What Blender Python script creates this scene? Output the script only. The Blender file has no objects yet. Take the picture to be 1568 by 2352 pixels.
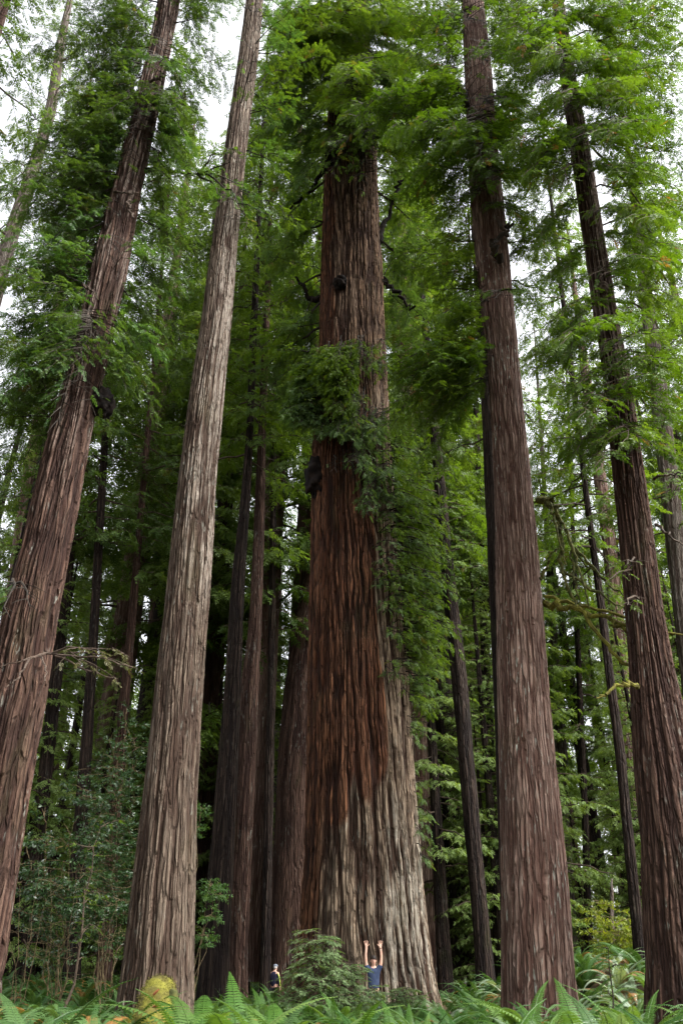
import bpy, math, random
import numpy as np
from mathutils import Vector, Matrix

PI = math.pi
SC = bpy.context.scene
COL = SC.collection

# ------------------------------------------------------------------ camera
F, CX, CY, PITCH, HCAM = 1875.0, 784.0, 1176.0, math.radians(29.8), 1.2   # measured on a 1568 x 2352 view
CT, ST = math.cos(PITCH), math.sin(PITCH)

def at(px, py, D):
    """the place at forward distance D metres that the measured direction points to"""
    xc, yc = (px - CX) / F, (CY - py) / F
    d = np.array([xc, CT - yc * ST, ST + yc * CT])
    t = D / d[1]
    return np.array([0, 0, HCAM]) + d * t, t

cam = bpy.data.cameras.new('camera')
cam.sensor_fit = 'VERTICAL'; cam.sensor_height = 36.0; cam.lens = F / 2352 * 36
cam.clip_end = 2000; cam.clip_start = .1
co = bpy.data.objects.new('camera', cam); COL.objects.link(co)
co.location = (0, 0, HCAM); co.rotation_euler = (PI / 2 + PITCH, 0, 0)
SC.camera = co

# ------------------------------------------------------------------ light
W = bpy.data.worlds.new("World"); SC.world = W; W.use_nodes = True
nt = W.node_tree; nt.nodes.clear()
out = nt.nodes.new('ShaderNodeOutputWorld'); bg = nt.nodes.new('ShaderNodeBackground')
sky = nt.nodes.new('ShaderNodeTexSky'); sky.sky_type = 'NISHITA'; sky.sun_disc = False
SUN_EL, SUN_AZ = math.radians(50), math.radians(118)      # azimuth clockwise from +Y (ahead)
sky.sun_elevation = SUN_EL; sky.sun_rotation = SUN_AZ
sky.air_density = 1.0; sky.dust_density = 4.0; sky.ozone_density = 1.0
hs = nt.nodes.new('ShaderNodeHueSaturation'); hs.inputs['Saturation'].default_value = .14   # bright overcast
nt.links.new(sky.outputs[0], hs.inputs['Color']); nt.links.new(hs.outputs[0], bg.inputs[0])
bg.inputs[1].default_value = .15
nt.links.new(bg.outputs[0], out.inputs[0])
sl = bpy.data.lights.new('sun', 'SUN'); sl.energy = 1.5; sl.angle = math.radians(24); sl.color = (1, .97, .92)
so = bpy.data.objects.new('sun', sl); COL.objects.link(so)
sd = Vector((math.sin(SUN_AZ) * math.cos(SUN_EL), math.cos(SUN_AZ) * math.cos(SUN_EL), math.sin(SUN_EL)))
so.rotation_euler = sd.to_track_quat('Z', 'Y').to_euler(); so.location = (30, -20, 60)
SC.view_settings.view_transform = 'Standard'; SC.view_settings.look = 'None'
SC.view_settings.exposure = 2.12; SC.view_settings.gamma = 1.0
cy = SC.cycles
cy.max_bounces = 7; cy.diffuse_bounces = 4; cy.glossy_bounces = 2; cy.transmission_bounces = 4; cy.transparent_max_bounces = 4
cy.use_adaptive_sampling = True; cy.adaptive_threshold = .008

# ------------------------------------------------------------------ materials
def new_mat(name):
    m = bpy.data.materials.new(name); m.use_nodes = True
    n = m.node_tree; n.nodes.clear()
    return m, n
def node(n, t, **kw):
    x = n.nodes.new(t)
    for k, v in kw.items():
        if k in x.inputs: x.inputs[k].default_value = v
        else: setattr(x, k, v)
    return x
def mixc(n, fac, a, b, blend='MIX'):
    x = n.nodes.new('ShaderNodeMix'); x.data_type = 'RGBA'; x.blend_type = blend
    for k, v in ((0, fac), (6, a), (7, b)):
        if isinstance(v, bpy.types.NodeSocket): n.links.new(v, x.inputs[k])
        elif k == 0: x.inputs[0].default_value = v
        else: x.inputs[k].default_value = (*v, 1)
    return x.outputs[2]
def ramp(n, src, lo, hi):
    r = n.nodes.new('ShaderNodeMapRange'); r.interpolation_type = 'SMOOTHSTEP'
    r.inputs['From Min'].default_value = lo; r.inputs['From Max'].default_value = hi
    n.links.new(src, r.inputs['Value']); return r.outputs[0]
def math_(n, op, a, b=0.0):
    x = n.nodes.new('ShaderNodeMath'); x.operation = op
    for i, v in enumerate((a, b)):
        if isinstance(v, bpy.types.NodeSocket): n.links.new(v, x.inputs[i])
        else: x.inputs[i].default_value = v
    return x.outputs[0]
def noise(n, vec, scale, detail=4, rough=.55):
    x = node(n, 'ShaderNodeTexNoise', Scale=scale, Detail=detail, Roughness=rough)
    if vec is not None: n.links.new(vec, x.inputs['Vector'])
    return x.outputs[0]
def stretched(n, vec, sx, sz):
    m = n.nodes.new('ShaderNodeMapping'); m.inputs['Scale'].default_value = (sx, sx, sz)
    n.links.new(vec, m.inputs['Vector']); return m.outputs[0]

def bark_mat(name, ridge, furrow, light, lichen=.35, zone=None, moss=.12, fib=7.0, pale=None, plate=9.5, crack=.62):
    """fibrous bark: weathered ridges, redder furrows, pale lichen flecks, a little moss; 'rest' runs along the trunk"""
    m, n = new_mat(name)
    L = n.links
    a = node(n, 'ShaderNodeAttribute', attribute_name='rest'); v = a.outputs['Vector']
    fu = node(n, 'ShaderNodeAttribute', attribute_name='ridge').outputs['Fac']
    n1 = noise(n, stretched(n, v, fib * 3.2, 1.0), 1, 5, .65)
    n2 = noise(n, stretched(n, v, 4.5, .35), 1, 4, .65)
    n3 = noise(n, stretched(n, v, 13, 2.6), 1, 3, .6)
    n4 = noise(n, stretched(n, v, 11, 2.2), 1, 6, .75)
    c = mixc(n, ramp(n, fu, .35, .9), furrow, ridge)
    c = mixc(n, math_(n, 'MULTIPLY', ramp(n, n1, .46, .66), .6), c, [x * .42 for x in furrow])
    c = mixc(n, math_(n, 'MULTIPLY', ramp(n, n2, .48, .68), .35), c, light)
    c = mixc(n, math_(n, 'MULTIPLY', ramp(n, n4, .50, .68), .5), c, [x * 1.6 for x in furrow])
    if zone:   # (fresh colour, fresh furrow, spans): bark scorched red-brown by an old fire, plus painted shade on the left
        zc, zf = zone
        zt = node(n, 'ShaderNodeAttribute', attribute_name='scorch_light').outputs['Fac']
        zz = mixc(n, ramp(n, fu, .35, .92), zf, zc)
        zz = mixc(n, math_(n, 'MULTIPLY', ramp(n, n1, .45, .7), .8), zz, (.008, .005, .004))
        zz = mixc(n, math_(n, 'MULTIPLY', ramp(n, n2, .42, .6), .7), zz, (.062, .022, .011))
        c = mixc(n, ramp(n, zt, .35, .65), c, zz)
    fl = math_(n, 'MULTIPLY', math_(n, 'MULTIPLY', ramp(n, n3, .58, .68), ramp(n, noise(n, stretched(n, v, 1.3, .5), 1, 4, .6), .45, .62)), lichen)
    if zone: fl = math_(n, 'MULTIPLY', fl, math_(n, 'SUBTRACT', 1.0, ramp(n, zt, .3, .6)))
    vo = n.nodes.new('ShaderNodeTexVoronoi'); vo.feature = 'DISTANCE_TO_EDGE'; vo.inputs['Scale'].default_value = 1.0
    wv = n.nodes.new('ShaderNodeVectorMath'); wv.operation = 'ADD'
    L.new(stretched(n, v, plate, plate * .085), wv.inputs[0])
    cw = n.nodes.new('ShaderNodeTexNoise'); cw.inputs['Scale'].default_value = 1.7; cw.inputs['Detail'].default_value = 3; L.new(v, cw.inputs['Vector'])
    L.new(cw.outputs['Color'], wv.inputs[1]); L.new(wv.outputs[0], vo.inputs['Vector'])
    ck = ramp(n, vo.outputs['Distance'], .20, .03)
    c = mixc(n, math_(n, 'MULTIPLY', ck, crack), c, [x * .6 for x in furrow])
    if pale: c = mixc(n, math_(n, 'MULTIPLY', ramp(n, node(n, 'ShaderNodeAttribute', attribute_name='scorch_light').outputs['Fac'], -.1, -.8), math_(n, 'MULTIPLY', math_(n, 'MULTIPLY', ramp(n, fu, .4, .95), ramp(n, n4, .66, .40)), .75)), c, pale)  # negative values lighten the ridges; on giant and grey trunk this paints side light
    c = mixc(n, fl, c, (.34, .36, .31))
    mz = math_(n, 'MULTIPLY', ramp(n, noise(n, stretched(n, v, .9, .35), 1, 5, .65), .56, .7), moss)
    c = mixc(n, mz, c, (.06, .075, .02))
    b = node(n, 'ShaderNodeBsdfPrincipled', Roughness=.92); b.inputs['Specular IOR Level'].default_value = .15
    L.new(c, b.inputs['Base Color'])
    bu = node(n, 'ShaderNodeBump', Strength=.9, Distance=.05)
    L.new(math_(n, 'ADD', math_(n, 'ADD', n1, n4), math_(n, 'MULTIPLY', ck, -1.6)), bu.inputs['Height']); L.new(bu.outputs[0], b.inputs['Normal'])
    o = n.nodes.new('ShaderNodeOutputMaterial'); L.new(b.outputs[0], o.inputs[0])
    return m

def leaf_mat(name, a, b_, trans=.4, rough=.5, tip=None, spec=.22):
    """leaf: colour varies by the spray ('tint'), light passes through"""
    m, n = new_mat(name); L = n.links
    t = node(n, 'ShaderNodeAttribute', attribute_name='tint').outputs['Fac']
    c = mixc(n, t, a, b_)
    if tip: c = mixc(n, ramp(n, t, .955, .985), c, tip)
    g = node(n, 'ShaderNodeNewGeometry')
    big = noise(n, g.outputs['Position'], .35, 3)
    c = mixc(n, math_(n, 'MULTIPLY', ramp(n, big, .4, .65), .5), c, [x * .55 for x in a])
    p = node(n, 'ShaderNodeBsdfPrincipled', Roughness=rough); p.inputs['Specular IOR Level'].default_value = spec
    L.new(c, p.inputs['Base Color'])
    tr = node(n, 'ShaderNodeBsdfTranslucent')
    L.new(mixc(n, 1.0, c, (1.3, 1.3, .42), 'MULTIPLY'), tr.inputs['Color'])
    mx = node(n, 'ShaderNodeMixShader'); mx.inputs[0].default_value = trans
    L.new(p.outputs[0], mx.inputs[1]); L.new(tr.outputs[0], mx.inputs[2])
    o = n.nodes.new('ShaderNodeOutputMaterial'); L.new(mx.outputs[0], o.inputs[0])
    return m

def plain_mat(name, c1, c2, scale=8, rough=.8, bump=.3, detail=5, spec=.2, sz=1.0):
    m, n = new_mat(name); L = n.links
    tc = n.nodes.new('ShaderNodeTexCoord')
    f = noise(n, stretched(n, tc.outputs['Object'], 1, sz), scale, detail)
    b = node(n, 'ShaderNodeBsdfPrincipled', Roughness=rough); b.inputs['Specular IOR Level'].default_value = spec
    L.new(mixc(n, ramp(n, f, .35, .65), c1, c2), b.inputs['Base Color'])
    if bump:
        bu = node(n, 'ShaderNodeBump', Strength=bump, Distance=.03)
        L.new(f, bu.inputs['Height']); L.new(bu.outputs[0], b.inputs['Normal'])
    o = n.nodes.new('ShaderNodeOutputMaterial'); L.new(b.outputs[0], o.inputs[0])
    return m

M = {}
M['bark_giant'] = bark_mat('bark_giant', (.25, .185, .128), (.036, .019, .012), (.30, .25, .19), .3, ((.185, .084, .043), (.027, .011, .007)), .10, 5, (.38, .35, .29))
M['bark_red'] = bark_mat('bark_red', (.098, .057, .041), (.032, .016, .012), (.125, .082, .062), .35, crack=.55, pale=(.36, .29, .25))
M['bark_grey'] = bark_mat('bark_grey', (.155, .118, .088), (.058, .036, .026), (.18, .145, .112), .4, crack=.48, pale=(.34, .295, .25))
M['bark_mauve'] = bark_mat('bark_mauve', (.225, .152, .120), (.085, .045, .034), (.27, .205, .172), .9, crack=.55)
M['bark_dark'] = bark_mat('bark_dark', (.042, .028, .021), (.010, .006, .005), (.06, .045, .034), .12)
M['bark_pale'] = bark_mat('bark_pale', (.19, .165, .14), (.07, .05, .04), (.25, .22, .19), .3)
M['leaf_bright'] = leaf_mat('leaf_bright', (.042, .092, .007), (.088, .148, .012), .45, tip=(.20, .10, .03))
M['leaf_mid'] = leaf_mat('leaf_mid', (.056, .106, .013), (.115, .178, .024), .48, tip=(.13, .09, .03))
M['leaf_dark'] = leaf_mat('leaf_dark', (.040, .080, .016), (.080, .130, .026), .42, tip=(.11, .08, .03))
M['leaf_blue'] = leaf_mat('leaf_blue', (.042, .098, .026), (.095, .170, .048), .4, rough=.4, tip=(.09, .13, .07))
M['leaf_far'] = leaf_mat('leaf_far', (.070, .122, .024), (.135, .195, .05), .5)
M['leaf_broad'] = leaf_mat('leaf_broad', (.022, .060, .018), (.058, .108, .034), .28, rough=.32, spec=.5)
M['leaf_giant'] = leaf_mat('leaf_giant', (.066, .130, .012), (.135, .205, .024), .45, tip=(.16, .11, .03))
M['leaf_shoot'] = leaf_mat('leaf_shoot', (.060, .120, .034), (.125, .195, .070), .42, tip=(.12, .10, .05))
M['leaf_young'] = leaf_mat('leaf_young', (.10, .165, .040), (.19, .26, .080), .45)
M['leaf_yellow'] = leaf_mat('leaf_yellow', (.10, .15, .015), (.20, .22, .03), .45)
M['leaf_sapling'] = leaf_mat('leaf_sapling', (.09, .15, .060), (.18, .25, .12), .35)
M['fern'] = leaf_mat('fern', (.027, .072, .016), (.086, .150, .052), .32, rough=.4, tip=(.24, .12, .04))
M['fern_bright'] = leaf_mat('fern_bright', (.044, .106, .016), (.118, .182, .050), .36, rough=.4, tip=(.26, .12, .04))
M['fern_silver'] = leaf_mat('fern_silver', (.060, .115, .042), (.30, .36, .27), .30, rough=.4, tip=(.26, .14, .07))
M['fern_dead'] = leaf_mat('fern_dead', (.20, .075, .03), (.30, .13, .05), .2)
M['twig'] = plain_mat('twig', (.030, .022, .016), (.07, .05, .035), 6)
M['twig_pale'] = plain_mat('twig_pale', (.040, .028, .021), (.085, .061, .046), 9)
M['limb_dark'] = plain_mat('limb_dark', (.014, .011, .008), (.032, .024, .017), 5)
M['moss'] = plain_mat('moss', (.060, .052, .012), (.120, .115, .016), 7, .95, .8)
M['moss_dark'] = plain_mat('moss_dark', (.030, .034, .010), (.085, .085, .022), 9, .95, .7)
M['litter'] = plain_mat('litter', (.040, .028, .017), (.085, .055, .03), 3, .95, .6)
M['burl'] = plain_mat('burl', (.004, .003, .003), (.014, .009, .007), 2.4, .95, 1.0, 7)
M['shrub_wood'] = plain_mat('shrub_wood', (.07, .05, .028), (.15, .115, .06), 7)

# ------------------------------------------------------------------ mesh helpers
def mk_mesh(name, V, faces, mats, mi=None, attrs=(), smooth=False):
    """faces: (n,4) int array of quads (or list of arrays of n-gons sizes 3/4); attrs: (name, type, domain, data)"""
    me = bpy.data.meshes.new(name)
    V = np.asarray(V, np.float32)
    if not isinstance(faces, list): faces = [faces]
    faces = [np.asarray(f, np.int32) for f in faces if len(f)]
    tot = sum(len(f) for f in faces); loops = np.concatenate([f.ravel() for f in faces])
    sizes = np.concatenate([np.full(len(f), f.shape[1], np.int32) for f in faces])
    me.vertices.add(len(V)); me.vertices.foreach_set('co', V.ravel())
    me.loops.add(len(loops)); me.loops.foreach_set('vertex_index', loops)
    me.polygons.add(tot)
    st = np.zeros(tot, np.int32); st[1:] = np.cumsum(sizes)[:-1]
    me.polygons.foreach_set('loop_start', st); me.polygons.foreach_set('loop_total', sizes)
    if mi is not None: me.polygons.foreach_set('material_index', np.asarray(mi, np.int32))
    me.polygons.foreach_set('use_smooth', np.full(tot, smooth))
    me.update(calc_edges=True)
    for nm, ty, dom, data in attrs:
        at_ = me.attributes.new(nm, ty, dom)
        at_.data.foreach_set('vector' if ty == 'FLOAT_VECTOR' else 'value', np.asarray(data, np.float32).ravel())
    for m in (mats if isinstance(mats, (list, tuple)) else [mats]): me.materials.append(m)
    return me
def link(name, me, parent=None):
    o = bpy.data.objects.new(name, me); COL.objects.link(o)
    if parent: o.parent = parent
    return o
def tag(o, label, cat, group=None):
    o['label'] = label; o['category'] = cat
    if group: o['group'] = group
    return o
def thing(name, label, cat, loc=(0, 0, 0), group=None):
    o = bpy.data.objects.new(name, None); COL.objects.link(o); o.location = loc; o.empty_display_size = .3
    return tag(o, label, cat, group)
def copy_tree(r, parent=None):
    c = r.copy(); COL.objects.link(c)
    if parent: c.parent = parent
    for ch in r.children: copy_tree(ch, c)
    return c

def nrm(a): return a / (np.linalg.norm(a, axis=-1, keepdims=True) + 1e-9)

def tube(P, R, seg=6):
    P = np.asarray(P, float); R = np.asarray(R, float); n = len(P)
    T = nrm(np.gradient(P, axis=0)); up = np.array([0, 0, 1.]) if abs(T[0][2]) < .9 else np.array([1., 0, 0])
    A = nrm(np.cross(T, up)); B = np.cross(T, A)
    th = np.linspace(0, 2 * PI, seg, endpoint=False)
    V = P[:, None] + R[:, None, None] * (A[:, None] * np.cos(th)[None, :, None] + B[:, None] * np.sin(th)[None, :, None])
    i, j = np.meshgrid(np.arange(n - 1), np.arange(seg), indexing='ij'); j2 = (j + 1) % seg
    Fq = np.stack([i * seg + j, i * seg + j2, (i + 1) * seg + j2, (i + 1) * seg + j], -1).reshape(-1, 4)
    return V.reshape(-1, 3), Fq
class Acc:
    """collects quads of several materials for ONE mesh"""
    def __init__(s): s.V, s.F, s.M, s.T, s.n = [], [], [], [], 0
    def add(s, V, Fq, mi=0, tint=0.5):
        s.V.append(V); s.F.append(Fq + s.n); s.M.append(np.full(len(Fq), mi)); s.n += len(V)
        s.T.append(np.broadcast_to(np.asarray(tint, np.float32), (len(Fq),)))
    def mesh(s, name, mats, smooth=False):
        return mk_mesh(name, np.concatenate(s.V), np.concatenate(s.F), mats, np.concatenate(s.M),
                       [('tint', 'FLOAT', 'FACE', np.concatenate(s.T))], smooth)
def smooth_path(pts, n=14):
    pts = np.asarray(pts, float); t = np.linspace(0, 1, len(pts)); u = np.linspace(0, 1, n)
    P = np.stack([np.interp(u, t, pts[:, k]) for k in range(pts.shape[1])], 1)
    for _ in range(2): P[1:-1] = (P[:-2] + 2 * P[1:-1] + P[2:]) / 4
    return P

# value noise on a cylinder (u wraps with period per)
def vn(u, v, per, seed):
    L = np.random.default_rng(seed).random((per, 257)); v = v + 1000.0
    iu = np.floor(u).astype(int); fu = u - iu; iv = np.floor(v).astype(int); fv = v - iv
    fu = fu * fu * (3 - 2 * fu); fv = fv * fv * (3 - 2 * fv)
    a = L[iu % per, iv % 257]; b = L[(iu + 1) % per, iv % 257]; c = L[iu % per, (iv + 1) % 257]; d = L[(iu + 1) % per, (iv + 1) % 257]
    return (a * (1 - fu) + b * fu) * (1 - fv) + (c * (1 - fu) + d * fu) * fv
def sstep(x, a, b):
    t = np.clip((x - a) / (b - a), 0, 1); return t * t * (3 - 2 * t)

# ------------------------------------------------------------------ ground
MX, MY = at(1400, 2200, 30)[0][:2]
def ground_z(x, y):
    x = np.asarray(x, float); y = np.asarray(y, float)
    z = .10 * np.sin(x * .31 + 1) * np.cos(y * .23) + .08 * np.sin(x * .11 + y * .17)
    z = z + 1.35 * np.exp(-(((x - MX) / 3.4) ** 2 + ((y - MY) / 5.0) ** 2))
    z = z + .75 * sstep(-x, 4.5, 10) * sstep(y, 18, 32) + .35 * sstep(x, 3.5, 6) * sstep(y, 24, 34)
    d = np.hypot(x, y)
    return z * sstep(d, 2, 6)
gx = np.concatenate([np.linspace(-200, -60, 15), np.linspace(-56, 56, 113), np.linspace(60, 200, 15)])
gy = np.concatenate([np.linspace(-120, -30, 12), np.linspace(-28, 110, 139), np.linspace(114, 240, 14)])
GX, GY = np.meshgrid(gx, gy, indexing='ij')
GV = np.stack([GX, GY, ground_z(GX, GY)], -1).reshape(-1, 3)
ni, nj = len(gx), len(gy)
ii, jj = np.meshgrid(np.arange(ni - 1), np.arange(nj - 1), indexing='ij')
GF = np.stack([ii * nj + jj, (ii + 1) * nj + jj, (ii + 1) * nj + jj + 1, ii * nj + jj + 1], -1).reshape(-1, 4)
g = link('ground', mk_mesh('ground', GV, GF, M['litter'], smooth=True)); g['kind'] = 'structure'

# ------------------------------------------------------------------ trunks
class Trunk: pass
def trunk_data(rows, D, H):
    """rows: (py, xl, xr) on the view, from top to bottom -> axis x(z), radius r(z) in the plane at distance D"""
    zs, xs, rs = [], [], []
    for py, xl, xr in rows:
        p, t = at((xl + xr) / 2, py, D)
        zs.append(p[2]); xs.append(p[0]); rs.append((xr - xl) / 2 / F * t)
    o = np.argsort(zs); zs, xs, rs = (np.array(a)[o] for a in (zs, xs, rs))
    T = Trunk(); T.D = D
    k = np.polyfit(zs, xs, 1)
    z0, z1 = zs[0], zs[-1]
    s0 = (xs[1] - xs[0]) / (zs[1] - zs[0])
    s1 = (xs[-1] - xs[-2]) / (zs[-1] - zs[-2]) if len(zs) > 2 else k[0]
    s1 = .5 * s1 + .5 * k[0]
    H = max(H, z1 + 3)
    zz = np.concatenate([[-.4], zs, [H]])
    xx = np.concatenate([[xs[0] + s0 * (-.4 - z0)], xs, [xs[-1] + s1 * (H - z1)]])
    rr = np.concatenate([[rs[0] * 1.12], rs, [.06]])
    T.z = np.linspace(-.4, H, 240)
    T.x = np.interp(T.z, zz, xx); T.r = np.interp(T.z, zz, rr)
    ker = np.ones(9) / 9
    for a in ('x', 'r'):
        v = getattr(T, a); pv = np.concatenate([2 * v[0] - v[1:5][::-1], v, 2 * v[-1] - v[-5:-1][::-1]])
        setattr(T, a, np.convolve(pv, ker, 'valid'))
    T.r = np.maximum(T.r, .04)
    T.H = H
    T.ax = lambda z: np.array([np.interp(z, T.z, T.x), D, z])
    T.rad = lambda z: float(np.interp(z, T.z, T.r))
    T.cut = None
    return T

def trunk_mesh(T, mat, na=96, nz=220, ridges=40, depth=.05, flare=.18, seed=1, scorch_light=None, zmax=None, flute=.05, zf=1.0):
    z = np.linspace(0, 1, nz) ** 1.35 * ((zmax or T.H) + .4) - .4
    ax = np.interp(z, T.z, T.x); r = np.interp(z, T.z, T.r)
    u = np.arange(na) / na
    U, Z = np.meshgrid(u, z)
    sway = (vn(U * 8, Z * .12, 8, seed + 5) - .5) * 2.2 + (vn(U * 16, Z * .7, 16, seed + 6) - .5) * .55 * zf ** .5 + (vn(U * 31, Z * 1.3, 31, seed + 7) - .5) * .5 * zf
    n1 = np.abs(2 * vn(U * ridges + sway, Z * .22 * zf, ridges, seed) - 1)
    n2 = np.abs(2 * vn(U * ridges * 2 + sway * 1.6, Z * .6 * zf, ridges * 2, seed + 1) - 1)
    n3 = vn(U * ridges * 3, Z * 2.2 * zf, ridges * 3, seed + 2)
    rid = sstep(n1, .06, .50) * .58 + sstep(n2, .04, .50) * .30 + n3 * .12
    big = (vn(U * 7, Z * .03, 7, seed + 3) - .5) * .6
    R = r[:, None]
    fl = flare * np.exp(-np.maximum(Z, 0) / 1.3) * (.4 + 1.2 * vn(U * 9, Z * .15, 9, seed + 4))
    dd = np.minimum(depth, R * .22)
    rr = R * (1 + flute * big * 2 + fl) - dd * (1 - rid)
    th = U * 2 * PI
    V = np.stack([ax[:, None] + rr * np.cos(th), T.D + rr * np.sin(th), Z], -1).reshape(-1, 3)
    rest = np.stack([R * np.cos(th) + seed * 3.1, R * np.sin(th), Z], -1).reshape(-1, 3)
    i, j = np.meshgrid(np.arange(nz - 1), np.arange(na), indexing='ij'); j2 = (j + 1) % na
    Fq = np.stack([i * na + j, i * na + j2, (i + 1) * na + j2, (i + 1) * na + j], -1).reshape(-1, 4)
    att = [('rest', 'FLOAT_VECTOR', 'POINT', rest), ('ridge', 'FLOAT', 'POINT', rid.ravel())]
    if scorch_light is not None:
        att.append(('scorch_light', 'FLOAT', 'POINT', scorch_light(th, Z, vn(U * 40, Z * .5, 40, 77), vn(U * 10, Z * .12, 10, 78)).ravel()))
    return mk_mesh('trunk', V, Fq, mat, None, att, True)

# ------------------------------------------------------------------ foliage
def spray_tpl(rng, pairs=8, bl=.34, bw=.085, ang=52):
    V, Fq = [], []
    def blade(p, d, l, w, tilt):
        d = d / np.linalg.norm(d); s = np.array([-d[1], d[0], 0]); s = s * math.cos(tilt) + np.array([0, 0, 1]) * math.sin(tilt)
        k = len(V); m = p + d * l * .45
        V.extend([p, m + s * w / 2, p + d * l, m - s * w / 2]); Fq.append([k, k + 1, k + 2, k + 3])
    for i in range(pairs):
        t = .06 + .88 * i / pairs
        for s in (-1, 1):
            a = math.radians(ang + rng.uniform(-12, 12)) * s
            l = bl * (1.08 - .72 * t) * rng.uniform(.75, 1.15)
            p = np.array([t + rng.uniform(-.02, .02), 0, -.22 * t * t])
            blade(p, np.array([math.cos(a), math.sin(a), -.15 + rng.uniform(-.25, .15)]), l, bw * rng.uniform(.8, 1.2), rng.uniform(-.6, .6))
    blade(np.array([.86, 0, -.16]), np.array([1, 0, -.4]), bl * .45, bw, 0)
    blade(np.array([0, 0, 0.]), np.array([1, 0, -.12]), .95, bw * .35, 0)
    return np.array(V), np.array(Fq)
_r0 = np.random.default_rng(5)
TPL_NEAR = [spray_tpl(_r0, 8, .36, .085) for _ in range(4)]
TPL_FAR = [spray_tpl(_r0, 4, .46, .15) for _ in range(4)]
def leafy_tpl(rng, n=12):      # broad leaves round a twig
    V, Fq = [], []
    for i in range(n):
        t = rng.uniform(.15, 1); a = rng.uniform(0, 2 * PI); d = nrm(np.array([.5, math.cos(a), math.sin(a) * .6]))
        s = nrm(np.cross(d, rng.normal(size=3))); p = np.array([t, 0, 0]); l = rng.uniform(.28, .42); w = .13; k = len(V)
        V.extend([p, p + d * l * .5 + s * w / 2, p + d * l, p + d * l * .5 - s * w / 2]); Fq.append([k, k + 1, k + 2, k + 3])
    return np.array(V), np.array(Fq)
TPL_BROAD = [leafy_tpl(_r0) for _ in range(4)]

KEEP = {'left': [(-200, 20, .5), (130, 250, .5), (600, 640, .3), (770, 870, .3)], 'grey': [(200, 240, .35), (330, 480, .4)],
        'right': [(90, 140, .3), (280, 400, .6), (400, 480, .3)], 'edge': [(-400, 190, .45), (190, 300, .25), (300, 560, .15), (640, 720, .3), (720, 1060, .5), (1290, 1400, .3)],
        'giant': [(-400, 120, .9), (120, 250, .7), (250, 300, .55), (300, 335, .38), (335, 400, .22)]}
def thin_front(p, rng):
    """boughs shed most of their shoots on the trunks' open side: True where a shoot stays"""
    dep = p[:, 1] * CT + (p[:, 2] - HCAM) * ST; px = CX + F * p[:, 0] / dep; py = CY - F * (-p[:, 1] * ST + (p[:, 2] - HCAM) * CT) / dep
    keep = np.ones(len(p), bool)
    for k, D in (('left', 18), ('grey', 21), ('right', 22), ('edge', 20), ('giant', 31)):
        r = np.array(ROWS[k], float); hit = (px > np.interp(py, r[:, 0], r[:, 1]) - 5) & (px < np.interp(py, r[:, 0], r[:, 2]) + 5) & (p[:, 1] < D)
        pr = np.full(len(p), .05)
        for a, b, q in KEEP[k]: pr[(py >= a) & (py < b)] = q
        if k == 'giant':
            pr[(py > 775) & (py < 1010)] = .12; pr[(py > 775) & (py < 1010) & (px < 822)] = 1; pr[(py > 795) & (py < 900) & (px > 845)] = .35
            pr[(py > 960) & (py < 1700) & (px > 850)] = .5; pr[(py > 960) & (py < 1180) & (px > 815)] = .45; pr[py >= 1700] = .5
        keep &= ~hit | (rng.random(len(p)) < pr)
    return keep
class Sprays:
    def __init__(s): s.p, s.d, s.n, s.s, s.t = [], [], [], [], []
    def add(s, p, d, n, sc, t):
        s.p.append(p); s.d.append(d); s.n.append(n); s.s.append(sc); s.t.append(t)
    def emit(s, acc, tpl, mi, rng, near=False):
        if not s.p: return
        p, d, n = (np.concatenate(a) for a in (s.p, s.d, s.n)); sc, t = np.concatenate(s.s), np.concatenate(s.t)
        if near:
            q = thin_front(p + nrm(d) * .2, rng); p, d, n, sc, t = p[q], d[q], n[q], sc[q], t[q]
        d = nrm(d); b = nrm(np.cross(n, d)); n = np.cross(d, b)
        which = rng.integers(0, len(tpl), len(p))
        for k, (tv, tf) in enumerate(tpl):
            q = which == k
            if not q.any(): continue
            V = p[q][:, None] + sc[q][:, None, None] * (tv[None, :, 0:1] * d[q][:, None] + tv[None, :, 1:2] * b[q][:, None] + tv[None, :, 2:3] * n[q][:, None])
            c = q.sum(); nv = len(tv)
            Fq = (tf[None] + (np.arange(c) * nv)[:, None, None]).reshape(-1, 4)
            acc.add(V.reshape(-1, 3), Fq, mi, np.repeat(t[q], len(tf)))

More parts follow.
